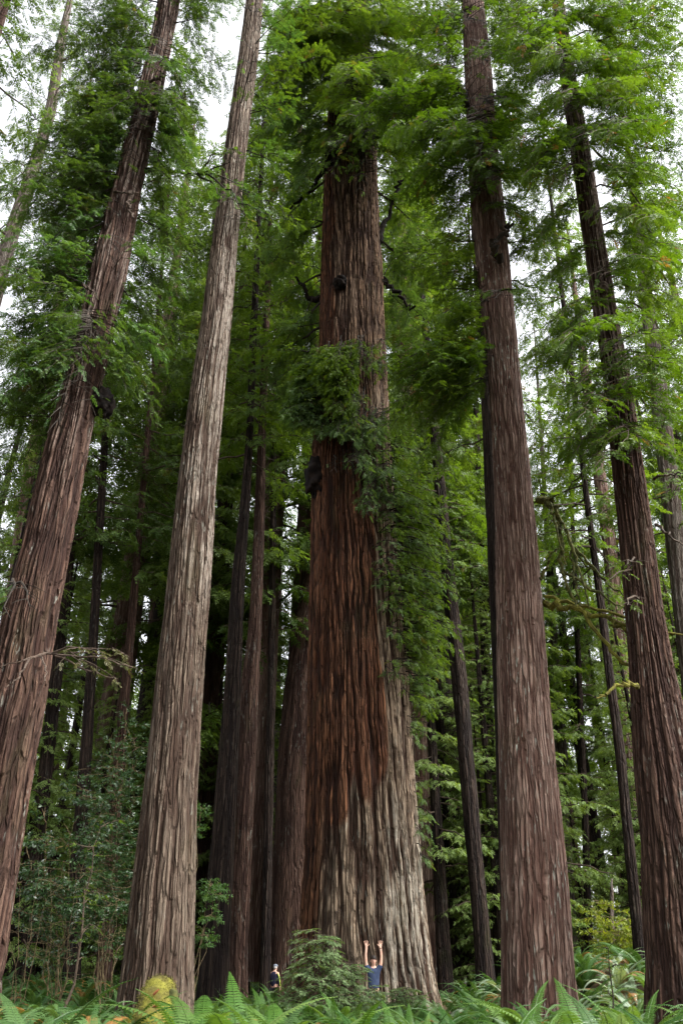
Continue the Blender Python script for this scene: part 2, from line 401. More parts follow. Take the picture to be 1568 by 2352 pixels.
def bough(acc, sp, p0, p1, rng, arch=.3, W=1.1, step=.2, ss=.42, start=.2, hang=.35, r0=None, bare=False, wmi=0, twigs=True, side=2.6):
    """a limb from p0 to p1 with branchlets both sides that carry flat drooping sprays"""
    p0, p1 = np.asarray(p0, float), np.asarray(p1, float)
    L = np.linalg.norm(p1 - p0); n = max(5, int(L * 1.6) + 3)
    t = np.linspace(0, 1, n)[:, None]
    P = p0 + (p1 - p0) * t + np.array([0, 0, 1.]) * arch * L * .25 * 4 * t * (1 - t)
    P[1:-1] += rng.normal(size=(n - 2, 3)) * .035 * L ** .5
    r0 = r0 or .012 * L + .012
    V, Fq = tube(P, np.linspace(r0, r0 * .2, n), 5); acc.add(V, Fq, wmi)
    if bare: return P
    ax = nrm(p1 - p0); hz = nrm(np.array([-ax[1], ax[0], 0]) + 1e-6)
    m = max(3, int(L * side))
    for k in range(m):
        tt = start + (1.02 - start) * (k + rng.random() * .8) / m; tt = min(tt, 1)
        q = np.array([np.interp(tt, t[:, 0], P[:, c]) for c in range(3)])
        sgn = 1 if k % 2 else -1
        a = math.radians(rng.uniform(38, 75)) * (1 if tt < .93 else .4)
        d = ax * math.cos(a) + hz * sgn * math.sin(a); d[2] += rng.uniform(-.45, .12)
        d = d / np.linalg.norm(d)
        l = W * (1.12 - .62 * abs(tt - .35) / .65) * rng.uniform(.55, 1.15)
        if twigs:
            Q = np.stack([q, q + d * l * .5, q + d * l + np.array([0, 0, -.12 * l])])
            V, Fq = tube(Q, np.array([.010, .007, .003]) * (1 + L * .08), 3); acc.add(V, Fq, wmi)
        c = max(2, int(l / step)); s = (np.arange(c) + rng.random(c)) / c
        pp = q + d * (l * s)[:, None] + np.array([0, 0, -1]) * (.12 * l * s * s)[:, None]
        sg = np.where(np.arange(c) % 2 == 0, 1., -1.)
        side_ = nrm(np.cross(d, [0, 0, 1.]))
        aa = rng.uniform(.25, 1.0, c)[:, None] * sg[:, None]
        dd = d * np.cos(aa) + side_ * np.sin(aa); dd[:, 2] -= rng.uniform(0, hang * 2, c)
        nn = np.array([0, 0, 1.]) + rng.normal(size=(c, 3)) * .35
        base = rng.random()
        sp.add(pp, dd, nn, ss * rng.uniform(.7, 1.25, c), np.clip(base * .6 + rng.random(c) * .5 - .05, 0, 1))
    return P

def clump(sp, c, rad, n, rng, ss=.4):
    """short epicormic shoots that hang outward round a centre"""
    v = nrm(rng.normal(size=(n, 3))); rr = rng.random(n) ** .45
    p = np.asarray(c) + v * rr[:, None] * np.asarray(rad)
    d = v + np.array([0, 0, -.35]) + rng.normal(size=(n, 3)) * .45
    nn = np.array([0, 0, 1.]) + rng.normal(size=(n, 3)) * .5 + v * .6
    sp.add(p, d, nn, ss * rng.uniform(.6, 1.3, n), np.clip(rng.random(n) * .55 + .45 * (v[:, 2] > 0) * rng.random(n), 0, 1))

def auto_boughs(acc, sp, T, z0, z1, n, Lf, rng, az=None, arch=.15, drop=-.12, **kw):
    for k in range(n):
        z = z0 + (z1 - z0) * (k + rng.random()) / n
        a = rng.uniform(0, 2 * PI) if az is None else rng.uniform(*az)
        L = Lf((z - z0) / max(z1 - z0, 1e-3)) * rng.uniform(.7, 1.2); r = T.rad(z) * .8
        h = np.array([math.cos(a), math.sin(a), 0]); p0 = T.ax(z) + h * r
        p1 = p0 + h * L + np.array([0, 0, L * (drop + rng.uniform(-.15, .2))])
        bough(acc, sp, p0, p1, rng, arch=arch, **kw)

ROWS = {}
ROWS['left'] = [(0, 362, 414), (100, 345, 395), (300, 295, 355), (450, 255, 322), (600, 215, 297), (750, 180, 262), (884, 147, 233), (1034, 102, 202), (1184, 68, 177), (1334, 30, 147), (1434, 4, 127), (1568, -32, 112), (1718, -72, 84), (1868, -116, 58), (2018, -160, 36), (2168, -206, 14), (2243, -232, 2)]
ROWS['grey'] = [(0, 565, 605), (150, 545, 592), (300, 522, 572), (450, 501, 556), (600, 480, 543), (750, 461, 532), (934, 431, 513), (1084, 412, 500), (1234, 394, 491), (1384, 379, 482), (1534, 360, 471), (1718, 341, 460), (1868, 323, 453), (2018, 304, 449), (2168, 287, 446), (2268, 273, 444)]
ROWS['giant'] = [(0, 775, 846), (150, 764, 853), (250, 753, 860), (350, 747, 865), (450, 742, 867), (600, 737, 877), (700, 734, 880), (780, 733, 884), (884, 726, 889), (949, 722, 893), (1084, 714, 900), (1234, 713, 910), (1384, 711, 922), (1534, 707, 936), (1718, 705, 949), (1868, 702, 960), (2018, 695, 972), (2168, 688, 986), (2268, 680, 1001)]
ROWS['right'] = [(0, 1061, 1110), (150, 1066, 1128), (250, 1069, 1136), (350, 1075, 1144), (500, 1084, 1160), (600, 1092, 1170), (700, 1104, 1179), (784, 1113, 1188), (934, 1126, 1201), (1084, 1134, 1217), (1234, 1138, 1233), (1384, 1139, 1244), (1534, 1141, 1255), (1718, 1145, 1271), (1868, 1149, 1287), (2018, 1151, 1303), (2168, 1153, 1312), (2318, 1154, 1324)]
ROWS['edge'] = [(0, 1266, 1294), (200, 1288, 1325), (300, 1304, 1346), (400, 1318, 1364), (500, 1331, 1379), (600, 1346, 1396), (700, 1359, 1413), (834, 1382, 1439), (934, 1392, 1456), (1084, 1406, 1477), (1234, 1421, 1499), (1384, 1434, 1518), (1534, 1445, 1545), (1718, 1452, 1588), (1868, 1465, 1622), (2018, 1475, 1656), (2168, 1480, 1690), (2318, 1484, 1722)]

def make_tree(label, T, mesh, group=None, name='redwood_tree'):
    b = T.ax(0.0); r = thing(name, label, 'tree', b, group)
    o = link('trunk', mesh, r); o.matrix_parent_inverse = Matrix.Translation(-Vector(b))
    return r
def child(name, me, r):
    o = link(name, me, r); o.matrix_parent_inverse = Matrix.Translation(-r.location); return o

TR = {}
def zat(py, D): return at(784, py, D)[0][2]

# ---- the giant
Dg = 31.0
T = TR['giant'] = trunk_data(ROWS['giant'], Dg, 76)
zs1, zs2, zs3 = zat(1845, Dg), zat(1000, Dg), zat(420, Dg)
def scorch_light(th, Z, nf, nb):
    face = np.cos(th - (-PI / 2))                       # 1 facing the viewer
    rt = np.cos(th + .28)                               # right flank
    lo = sstep(Z + (nf - .5) * 1.6 + (nb - .5) * 2.0 + 1.0 * np.cos(th + 2.5), zs1 - 1.2, zs1 + 1.2)
    up = 1 - sstep(Z + (nf - .5) * 5 + (nb - .5) * 8, zs2 - 4, zs2 + 4) * .5
    strip = 1 - sstep(rt + (nf - .5) * .12 + (nb - .5) * .1, .60, .70) * (1 - sstep(Z, zs2 - 3, zs2 + 3))
    left = sstep(-np.cos(th) + (nf - .5) * .2, .45, .75)  # left flank stays fire-brown to the foot, painting in its shade
    pale = sstep(np.cos(th + .72) + (nf - .5) * .25 + (nb - .5) * .35, .72, .98) * (1 - sstep(Z + (nb - .5) * 5, zs1 - 3, zs1 + 1)) * sstep(Z, -1, 2.5)  # paler right side of the foot: light from the right put into the colour
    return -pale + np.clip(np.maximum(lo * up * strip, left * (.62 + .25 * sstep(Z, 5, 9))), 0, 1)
giant = make_tree('giant ancient redwood with a fire-reddened trunk behind the person with raised arms', T,
                  trunk_mesh(T, M['bark_giant'], 560, 640, 92, .17, .03, 3, scorch_light, flute=.04, zf=1.5))
rng = np.random.default_rng(11)
acc, sp, spb = Acc(), Sprays(), Sprays()
def surf(T, px, py, out=0.0):
    """a point on the viewer's side of the trunk"""
    z = zat(py, T.D - T.rad(zat(py, T.D)) * .7); x = at(px, py, T.D - T.rad(z) * .7)[0][0]
    c = T.ax(z); dx = np.clip((x - c[0]) / T.rad(z), -1, 1)
    return np.array([c[0] + dx * (T.rad(z) + out), T.D - math.sqrt(max(0, 1 - dx * dx)) * (T.rad(z) + out), z])
# hanging curtain of shoots down the right flank
for k in range(270):
    py = rng.uniform(960, 1610); w = 1 - abs(py - 1250) / 420
    a = rng.uniform(-1.15, .5); z = zat(py, Dg); r = T.rad(z)
    h = np.array([math.cos(a), math.sin(a), 0]); p0 = T.ax(z) + h * r * .93
    L = rng.uniform(.5, 1.1) + 2.2 * max(w, 0) * rng.random() * (1 if a > -.6 else .25)
    bough(acc, sp if rng.random() < .6 else spb, p0, p0 + h * L + np.array([0, 0, -L * rng.uniform(.1, .7)]), rng, W=.6, step=.11, ss=.31, start=.25, hang=.7, side=4)
for k in range(22):
    py = rng.uniform(1600, 2000); a = rng.uniform(-.5, .4); z = zat(py, Dg); r = T.rad(z); h = np.array([math.cos(a), math.sin(a), 0]); p0 = T.ax(z) + h * r * .93
    bough(acc, spb, p0, p0 + h * rng.uniform(.3, .7) + np.array([0, 0, -.3]), rng, W=.35, step=.12, ss=.3, hang=.6, side=4)
# shoots round the left shoulder
for (px, py, rx, ry, n, up) in [(752, 850, 62, 45, 60, 1), (700, 880, 60, 55, 36, 0), (790, 900, 40, 60, 40, 1), (740, 830, 60, 30, 40, 1), (690, 945, 50, 40, 24, 0), (800, 990, 60, 28, 24, 0), (860, 985, 40, 36, 24, 0), (840, 1060, 50, 40, 22, 0), (875, 1130, 46, 50, 26, 0), (830, 820, 26, 30, 10, 1), (870, 830, 28, 40, 10, 1)]:
    for k in range(n):
        qx, qy = px + rng.normal() * rx * .5, py + rng.normal() * ry * .5
        p0 = surf(T, min(max(qx, 725), 900), qy - 12)
        p1, _ = at(qx, qy, p0[1] - rng.uniform(.3, 1.6))
        bough(acc, sp if (up and rng.random() < .85) else spb, p0, p1 + np.array([0, 0, -.2]), rng, W=.65, step=.1, ss=.36, start=.35, hang=.55, side=5)
# crown boughs high up, both flanks and toward the viewer
for (px, py, ex, ey, dD, w) in [(780, 300, 660, 330, -3, 1.3), (770, 240, 640, 200, -4, 1.5), (800, 200, 700, 120, -6, 1.7), (820, 150, 760, 60, -7, 1.8), (830, 100, 900, 40, -7, 1.7), (850, 180, 950, 200, -4, 1.5), (845, 290, 930, 330, -5, 1.4),
        (800, 90, 690, 20, -6, 1.8), (810, 10, 850, -60, -8, 2), (790, 260, 820, 250, -7, 1.6), (800, 170, 860, 140, -8, 1.8), (790, 130, 650, 60, -5, 1.8), (850, 60, 960, 60, -4, 1.5), (810, 330, 770, 330, -5, 1.0), (840, 320, 880, 350, -5, 1.0),
        (745, 420, 640, 520, 1, 1.3), (740, 520, 630, 600, -1, 1.2), (737, 640, 640, 700, 1, 1.2), (868, 450, 960, 520, 1, 1.3), (876, 560, 960, 640, 1, 1.2), (882, 650, 960, 720, 2, 1.2), (735, 700, 650, 790, 0, 1.1), (735, 760, 610, 850, 1, 1.2), (870, 400, 980, 420, 2, 1.3), (748, 370, 650, 420, 2, 1.3)]:
    z = zat(py, Dg); p0 = T.ax(z); s = np.sign(ex - px) if abs(ex - px) > 40 else 0; p0 = p0 + np.array([s * T.rad(z) * .9, -T.rad(z) * (.9 if s == 0 else .2), 0])
    p1, _ = at(ex, ey, Dg + dD)
    for j in range(4 if dD < -2 else 3):
        bough(acc, sp if (dD < -4 or rng.random() < .3) else spb, p0 + rng.normal(size=3) * .1 * j, p1 + rng.normal(size=3) * 1.0 * j * .6, rng, W=w * 1.5, step=.14, ss=.5, start=.25, side=3.6, r0=.07 if j == 0 else .03)
auto_boughs(acc, spb, T, 62, 75, 26, lambda t: 5 - 3 * t, rng, step=.25, ss=.6)
sp.emit(acc, TPL_NEAR, 1, rng, True); spb.emit(acc, TPL_NEAR, 2, rng, True)
child('crown', acc.mesh('crown', [M['limb_dark'], M['leaf_giant'], M['leaf_shoot']]), giant)

def lumpy(center, rad, seed, amp=.35, nu=40, nv=26):
    th, ph = np.meshgrid(np.linspace(0, 2 * PI, nu, endpoint=False), np.linspace(.05, PI - .05, nv))
    d = np.stack([np.sin(ph) * np.cos(th), np.sin(ph) * np.sin(th), np.cos(ph)], -1)
    n = vn(th / 2 / PI * 8, ph * 3, 8, seed) * .6 + vn(th / 2 / PI * 20, ph * 7, 20, seed + 1) * .4
    V = np.asarray(center) + d * np.asarray(rad) * (1 + amp * (n[..., None] - .5) * 2)
    i, j = np.meshgrid(np.arange(nv - 1), np.arange(nu), indexing='ij'); j2 = (j + 1) % nu
    Fq = np.stack([i * nu + j, i * nu + j2, (i + 1) * nu + j2, (i + 1) * nu + j], -1).reshape(-1, 4)
    caps = [np.array([[0, nu // 2, nu // 4]]), np.array([[nu * (nv - 1), nu * (nv - 1) + nu // 4, nu * (nv - 1) + nu // 2]])]
    return V.reshape(-1, 3), Fq
def burl(tree, center, rad, seed, mat='burl', amp=.4):
    V, Fq = lumpy(center, rad, seed, amp); o = child('burl', mk_mesh('burl', V, Fq, M[mat], smooth=True), tree); return o
b = burl(giant, surf(T, 722, 1085), (.42, .5, .95), 4); b['label'] = 'black knobbly burl on the left flank'
b = burl(giant, surf(T, 782, 664), (.35, .4, .35), 5); b['label'] = 'small dark knot on the upper trunk'
def limb(tree, pts, r0, mat, n=18, seg=7, label=None, fuzz=0, r1=.35, name='limb'):
    """pts: (px, py, D)"""
    P = smooth_path([at(*p)[0] for p in pts], n)
    rg = np.random.default_rng(int(pts[0][0] * 7 + pts[0][1]))
    P[1:] += rg.normal(size=(n - 1, 3)) * r0 * .55
    a = Acc(); V, Fq = tube(P, np.linspace(r0, r0 * r1, n) * rg.uniform(.85, 1.2, n), seg); a.add(V, Fq, 0)
    if fuzz:
        m = int(fuzz); t = rg.random(m) * (n - 1); i = np.minimum(t.astype(int), n - 2); f = (t - i)[:, None]
        q = P[i] * (1 - f) + P[i + 1] * f; rr = r0 * (1 - (1 - r1) * t / (n - 1)); d = nrm(rg.normal(size=(m, 3)) + [0, 0, -.3])
        s = nrm(rg.normal(size=(m, 3))); l = rr[:, None] * rg.uniform(.9, 1.7, m)[:, None]
        V = np.stack([q + s * rr[:, None] * .5, q + d * l * 1.1, q - s * rr[:, None] * .5, q - d * l * .2], 1).reshape(-1, 3)
        a.add(V, (np.arange(m) * 4)[:, None] + np.arange(4)[None], 0)
    o = child(name, a.mesh(name, [M[mat]]), tree)
    if label: o['label'] = label
    return o
limb(giant, [(755, 405, 31), (758, 360, 29.5), (752, 330, 29.2)], .28, 'burl', label='broken black stub near the top')
limb(giant, [(868, 560, 31), (890, 500, 31), (905, 440, 31), (925, 410, 31)], .16, 'burl')
limb(giant, [(878, 640, 31), (905, 670, 31), (950, 710, 31)], .17, 'burl')
limb(giant, [(750, 380, 31), (710, 440, 31), (665, 480, 31)], .14, 'burl')
limb(giant, [(737, 690, 31), (712, 690, 31), (692, 660, 31), (680, 630, 31)], .16, 'burl')

# ---- the leaning red-barked tree at the left
D1 = 18.0
T = TR['left'] = trunk_data(ROWS['left'], D1, 60)
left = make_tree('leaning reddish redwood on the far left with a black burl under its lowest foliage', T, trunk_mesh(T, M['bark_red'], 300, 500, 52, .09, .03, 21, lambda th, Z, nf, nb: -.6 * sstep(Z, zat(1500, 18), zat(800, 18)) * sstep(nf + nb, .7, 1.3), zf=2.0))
rng = np.random.default_rng(12); acc, sp, spb = Acc(), Sprays(), Sprays()
LB = [(345, 120, 160, 100, -1, 1.3), (355, 60, 200, 20, -1, 1.3), (340, 220, 130, 300, -.5, 1.3), (310, 330, 130, 380, 0, 1.3), (290, 400, 110, 470, -1, 1.3), (255, 520, 60, 560, -1, 1.2), (225, 620, 50, 650, -1, 1.2),
      (375, 60, 470, 40, 0, 1), (370, 100, 455, 150, 0, 1), (360, 150, 450, 230, -.5, 1), (350, 200, 450, 290, 0, 1.1), (345, 230, 430, 330, -1, 1), (330, 300, 410, 350, 1, .9),
      (360, 90, 240, 60, -1, 1.3), (350, 150, 210, 150, -1, 1.3), (345, 180, 180, 230, -1, 1.3), (330, 250, 190, 290, -1.5, 1.3), (320, 290, 200, 350, -1, 1.3), (330, 200, 260, 260, -2, 1.2), (300, 350, 160, 420, -.5, 1.2), (285, 420, 150, 500, 0, 1.2), (270, 470, 120, 560, -.5, 1.2),
      (250, 540, 110, 620, -.5, 1.2), (230, 600, 80, 700, 0, 1.2), (330, 400, 400, 480, 1, 1), (310, 480, 390, 560, 1, 1), (290, 560, 380, 650, 1, 1.1), (280, 640, 360, 740, .5, 1), (260, 700, 330, 820, 0, 1), (240, 750, 300, 860, -.3, 1), (200, 680, 60, 760, 0, 1.1), (190, 740, 40, 850, -.5, 1.1), (170, 800, 60, 900, -1, 1.1), (150, 860, 10, 930, 0, 1.1),
      (230, 800, 290, 890, -.5, .9), (215, 700, 190, 830, -1.6, .9), (180, 780, 120, 840, -2, 1), (130, 970, 10, 960, 0, 1), (380, 20, 250, -20, -1, 1.4), (390, 10, 480, -40, 0, 1), (300, 300, 380, 410, -1, .9), (380, -40, 300, -90, -2, 1.3)]
for (px, py, ex, ey, dD, w) in LB:
    z = zat(py, D1); p0 = T.ax(z); p1, _ = at(ex, ey, D1 + dD)
    for j in range(4):
        bough(acc, sp if rng.random() < .75 else spb, p0, p1 + rng.normal(size=3) * .5 * j, rng, W=w * 1.1, step=.11, ss=.34, start=.25, side=4.2, r0=.035 if j == 0 else .014)
P = bough(acc, sp, at(335, 390, D1)[0], at(452, 400, D1)[0], rng, arch=.05, W=.2, bare=True, r0=.09)
for e in [(560, 425), (530, 372), (640, 530), (520, 455), (500, 350)]:
    bough(acc, spb, P[-1], at(*e, D1 - .5)[0], rng, W=.4, step=.25, ss=.3, start=.3, r0=.04)
for e in [(30, 1330, 70, 1395), (20, 1340, 25, 1420)]:
    bough(acc, spb, at(e[0], e[1], 17)[0], at(e[2], e[3], 15.5)[0], rng, W=.6, step=.12, ss=.3)
auto_boughs(acc, sp, T, 45, 59, 24, lambda t: 4 - 2.5 * t, rng, step=.25, ss=.5)
sp.emit(acc, TPL_NEAR, 1, rng, True); spb.emit(acc, TPL_NEAR, 2, rng, True)
child('crown', acc.mesh('crown', [M['limb_dark'], M['leaf_dark'], M['leaf_blue']]), left)
b = burl(left, surf(T, 226, 905) + np.array([.12, 0, 0]), (.28, .32, .42), 8, amp=.5); b['label'] = 'ragged black burl on the right side'
limb(left, [(300, 440, 17.5), (297, 470, 17), (306, 500, 16.9)], .055, 'twig_pale', label='broken pale dead branch', r1=.6)
limb(left, [(262, 440, 17.6), (290, 443, 17.1), (322, 444, 17.2)], .035, 'twig_pale', r1=.6)
limb(left, [(345, 188, 17.5), (365, 180, 17), (380, 174, 17)], .05, 'twig_pale', r1=.6)
limb(left, [(190, 655, 17.4), (215, 668, 17)], .04, 'twig_pale', r1=.6)
for pts in [[(110, 1500, 17), (60, 1515, 16), (0, 1530, 16)], [(90, 1505, 17), (110, 1540, 16), (90, 1600, 16)], [(70, 1512, 17), (40, 1560, 16), (10, 1580, 16)], [(100, 1500, 17), (180, 1505, 16.3), (270, 1520, 16), (310, 1535, 16)], [(120, 1500, 17), (190, 1535, 16.3), (260, 1560, 16)]]:
    limb(left, pts, .028, 'twig_pale', 12, 5)
a2, s2 = Acc(), Sprays()
for e in [(310, 1535), (270, 1560), (240, 1500), (200, 1545), (300, 1510)]:
    bough(a2, s2, at(120, 1500, 16.8)[0], at(*e, 16)[0], rng, W=.5, step=.16, ss=.26, start=.35, r0=.02)
s2.emit(a2, TPL_NEAR, 1, rng)
o = child('limb', a2.mesh('limb', [M['twig_pale'], leaf_mat('leaf_withered', (.05, .062, .02), (.095, .085, .034), .3)]), left); o['label'] = 'withered brownish low bough'

# ---- the straight grey tree
D2 = 21.0
T = TR['grey'] = trunk_data(ROWS['grey'], D2, 62)
grey = make_tree('straight grey-barked redwood rising behind the mossy log', T, trunk_mesh(T, M['bark_grey'], 320, 500, 54, .075, .02, 31, lambda th, Z, nf, nb: -sstep(np.cos(th + .75) + (nf - .5) * .5 + (nb - .5) * .4, .35, .9) * sstep(Z, zat(1600, D2), zat(1150, D2)) * (1 - .6 * sstep(Z, zat(700, D2), zat(350, D2))), flute=.05, zf=1.6))  # paler right flank paints the side light into the bark
rng = np.random.default_rng(13); acc, sp, spb = Acc(), Sprays(), Sprays()
for (px, py, ex, ey, dD, w) in [(590, 60, 680, 90, 1, 1), (580, 120, 700, 100, 0, 1), (575, 270, 680, 230, 0, 1.1), (570, 210, 660, 190, 1, 1), (560, 350, 640, 380, 0, .9), (550, 420, 590, 470, -.5, .8), (535, 430, 530, 500, -1.5, .7), (560, 350, 520, 350, -1.5, .6), (590, 30, 560, 10, -1.5, .7), (600, 0, 690, -30, 0, 1)]:
    p0 = T.ax(zat(py, D2)); p1, _ = at(ex, ey, D2 + dD)
    for j in range(3): bough(acc, sp if rng.random() < .5 else spb, p0, p1 + rng.normal(size=3) * .6 * j, rng, W=w, step=.14, ss=.36, start=.3, side=3.4, r0=.03)
auto_boughs(acc, sp, T, 44, 61, 26, lambda t: 4 - 2.5 * t, rng, step=.25, ss=.5)
sp.emit(acc, TPL_NEAR, 1, rng, True); spb.emit(acc, TPL_NEAR, 2, rng, True)
child('crown', acc.mesh('crown', [M['limb_dark'], M['leaf_mid'], M['leaf_blue']]), grey)

# ---- the mauve-grey tree right of the giant
D5 = 22.0
T = TR['right'] = trunk_data(ROWS['right'], D5, 62)
right = make_tree('tall mauve-brown redwood right of the giant with mossy drooping bare limbs', T, trunk_mesh(T, M['bark_mauve'], 320, 520, 58, .045, .03, 41, flute=.05, zf=2.6))
rng = np.random.default_rng(14); acc, sp, spb = Acc(), Sprays(), Sprays()
RB = [(1075, 215, 960, 200, 0, 1.1), (1070, 215, 900, 215, -1.5, 1.3), (1070, 215, 820, 240, -3, 1.3), (1075, 300, 900, 260, -2, 1.2), (1080, 330, 930, 330, -2, 1.1), (1085, 340, 1010, 330, -3, 1.2), (1090, 370, 1070, 320, -4, 1.2), (1080, 300, 1040, 290, -4, 1.1), (1090, 400, 960, 390, -2, 1.1), (1100, 400, 1150, 400, -3, 1), (1060, 120, 980, 150, 0, 1.1), (1060, 60, 960, 90, 0, 1.0), (1060, 90, 930, 60, 0, 1),
      (1100, 90, 1220, 110, 0, 1), (1110, 180, 1240, 180, -1, 1.1), (1115, 200, 1230, 260, -1, 1.1), (1130, 300, 1240, 330, -1, 1.1), (1140, 400, 1250, 420, 0, 1.1), (1150, 450, 1260, 520, 0, 1.1), (1160, 560, 1260, 560, 0, 1), (1170, 640, 1260, 680, 1, .9),
      (1110, 690, 980, 660, -.5, 1.2), (1110, 740, 960, 760, -.5, 1.2), (1105, 820, 980, 790, -.5, 1.2), (1105, 835, 950, 850, -1, 1.3), (1110, 830, 930, 910, -1.5, 1.3), (1115, 860, 1000, 920, -.5, 1.2), (1115, 800, 900, 830, -2, 1.2), (1090, 640, 1000, 620, 0, 1.0), (1100, 700, 1020, 720, -2, 1), (1090, 560, 1010, 560, 0, .9), (1085, 470, 990, 470, 0, 1),
      (1115, 250, 1170, 230, -4, 1.2), (1110, 150, 1190, 120, -4, 1.2), (1095, 60, 1050, 20, -3, 1.2), (1100, 20, 1200, 0, -2, 1.3), (1070, 10, 980, -10, 0, 1), (1080, 320, 1110, 370, -4, 1), (1100, 440, 1080, 450, -2, .8), (1130, 470, 1190, 490, -2, .9)]
for (px, py, ex, ey, dD, w) in RB:
    p0 = T.ax(zat(py, D5)); p1, _ = at(ex, ey, D5 + dD)
    for j in range(3): bough(acc, sp if (dD <= -2 or rng.random() < .35) else spb, p0, p1 + rng.normal(size=3) * .55 * j, rng, W=w * 1.2, step=.11, ss=.38, start=.22, side=4.2, r0=.04 if j == 0 else .015)
auto_boughs(acc, sp, T, 44, 61, 26, lambda t: 4 - 2.5 * t, rng, step=.25, ss=.5)
sp.emit(acc, TPL_NEAR, 1, rng, True); spb.emit(acc, TPL_NEAR, 2, rng, True)
child('crown', acc.mesh('crown', [M['limb_dark'], M['leaf_bright'], M['leaf_mid']]), right)
limb(right, [(1075, 250, D5), (1068, 228, 21.2), (1045, 212, 21), (1030, 200, 21), (1042, 182, 21), (1046, 160, 21)], .22, 'limb_dark', label='crooked black elbow limb near the top', r1=.3)
limb(right, [(1148, 600, 21.2), (1132, 575, 20.9), (1130, 555, 20.9), (1158, 530, 20.8), (1175, 518, 20.8)], .14, 'limb_dark', r1=.4)
limb(right, [(1165, 545, 21.2), (1150, 520, 20.9), (1138, 495, 20.9)], .07, 'twig', r1=.4)
limb(right, [(1115, 825, D5), (1080, 822, 21.8), (1030, 830, 21.6)], .06, 'limb_dark')
limb(right, [(1232, 1148, D5), (1262, 1150, 21.8), (1278, 1170, 21.6), (1282, 1250, 21.5), (1290, 1310, 21.4), (1322, 1400, 21.2)], .12, 'moss_dark', 26, label='bare mossy limb that bends down like an elbow', fuzz=500, r1=.3)
for pts in [[(1270, 1160, 21.7), (1300, 1215, 21.4), (1330, 1290, 21.2), (1400, 1330, 21)], [(1262, 1155, 21.7), (1275, 1210, 21.3), (1300, 1300, 21.2)], [(1300, 1215, 21.4), (1315, 1300, 21.2), (1330, 1390, 21.2)], [(1320, 1260, 21.3), (1390, 1340, 21), (1440, 1370, 21)], [(1240, 1330, 21.6), (1262, 1280, 21.4), (1282, 1255, 21.4)], [(1290, 1310, 21.4), (1380, 1370, 20.9), (1450, 1400, 20.8)], [(1310, 1250, 21.3), (1340, 1340, 21), (1352, 1400, 21)]]:
    limb(right, pts, .05, 'moss_dark', 16, 5, fuzz=220)
limb(right, [(1245, 1385, D5), (1290, 1395, 21.4), (1340, 1405, 21), (1400, 1420, 20.7), (1440, 1450, 20.5), (1455, 1470, 20.4)], .10, 'moss', 22, label='spreading limb thick with yellow moss', fuzz=700)
for pts in [[(1340, 1405, 21), (1400, 1490, 20.6), (1470, 1560, 20.3), (1570, 1640, 20)], [(1400, 1420, 20.7), (1470, 1455, 20.4), (1500, 1500, 20.2), (1545, 1590, 20)], [(1250, 1370, 21.8), (1330, 1390, 21.4), (1420, 1410, 21), (1500, 1440, 20.6), (1600, 1470, 20.3)], [(1440, 1410, 21), (1470, 1430, 20.7), (1490, 1465, 20.6)]]:
    limb(right, pts, .06, 'moss', 18, 6, fuzz=420)

# ---- the big tree at the right edge
D6 = 20.0
T = TR['edge'] = trunk_data(ROWS['edge'], D6, 58)
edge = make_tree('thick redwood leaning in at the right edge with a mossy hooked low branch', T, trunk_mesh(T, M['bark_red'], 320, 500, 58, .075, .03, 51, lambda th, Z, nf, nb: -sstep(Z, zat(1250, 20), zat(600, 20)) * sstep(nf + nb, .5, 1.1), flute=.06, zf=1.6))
rng = np.random.default_rng(15); acc, sp, spb = Acc(), Sprays(), Sprays()
EB = [(1310, 200, 1200, 90, -4, 1.3), (1310, 180, 1290, 130, -5, 1.3), (1300, 100, 1240, 60, -3, 1.2), (1320, 200, 1420, 120, -4, 1.3), (1330, 220, 1500, 150, -3, 1.4), (1330, 260, 1460, 230, -4, 1.3), (1325, 280, 1270, 190, -5, 1.2), (1340, 300, 1530, 280, -3, 1.3), (1345, 330, 1420, 310, -4.5, 1.3), (1345, 340, 1240, 330, -3, 1.2), (1350, 380, 1220, 400, -2, 1.1), (1365, 400, 1500, 380, -3, 1.3), (1370, 440, 1560, 430, -2, 1.3), (1375, 500, 1480, 480, -3, 1.2), (1385, 540, 1540, 560, -2, 1.3), (1395, 620, 1500, 600, -3, 1.1), (1400, 660, 1540, 680, -2, 1.2), (1345, 450, 1250, 500, -1, 1), (1360, 560, 1270, 620, -1, 1), (1390, 690, 1290, 730, -2, 1.1),
      (1400, 740, 1310, 800, -2, 1.1), (1410, 760, 1380, 740, -4, 1.1), (1415, 800, 1480, 770, -3, 1.1), (1420, 830, 1540, 850, -2, 1.2), (1420, 850, 1330, 880, -2, 1.1), (1430, 900, 1370, 950, -3, 1.1), (1430, 920, 1520, 950, -2, 1.2), (1435, 960, 1320, 1000, -1.5, 1.1), (1440, 980, 1440, 1010, -3, 1.0), (1450, 1000, 1540, 1040, -1.5, 1.1), (1300, 60, 1400, 40, -3, 1.3), (1290, 20, 1350, -20, -3, 1.3), (1300, 120, 1520, 60, -2, 1.5), (1290, 60, 1460, 0, -1, 1.5), (1345, 320, 1300, 420, -3, 1), (1350, 160, 1560, 210, -1, 1.4), (1420, 780, 1250, 800, -1, .9), (1320, 220, 1560, 300, 0, 1.3), (1310, 180, 1560, 130, 1, 1.3), (1340, 330, 1570, 360, 1, 1.3), (1300, 100, 1570, 20, 0, 1.4), (1380, 520, 1570, 500, 1, 1.3), (1400, 640, 1570, 620, 1, 1.2), (1300, 60, 1200, 20, -2, 1.2)]
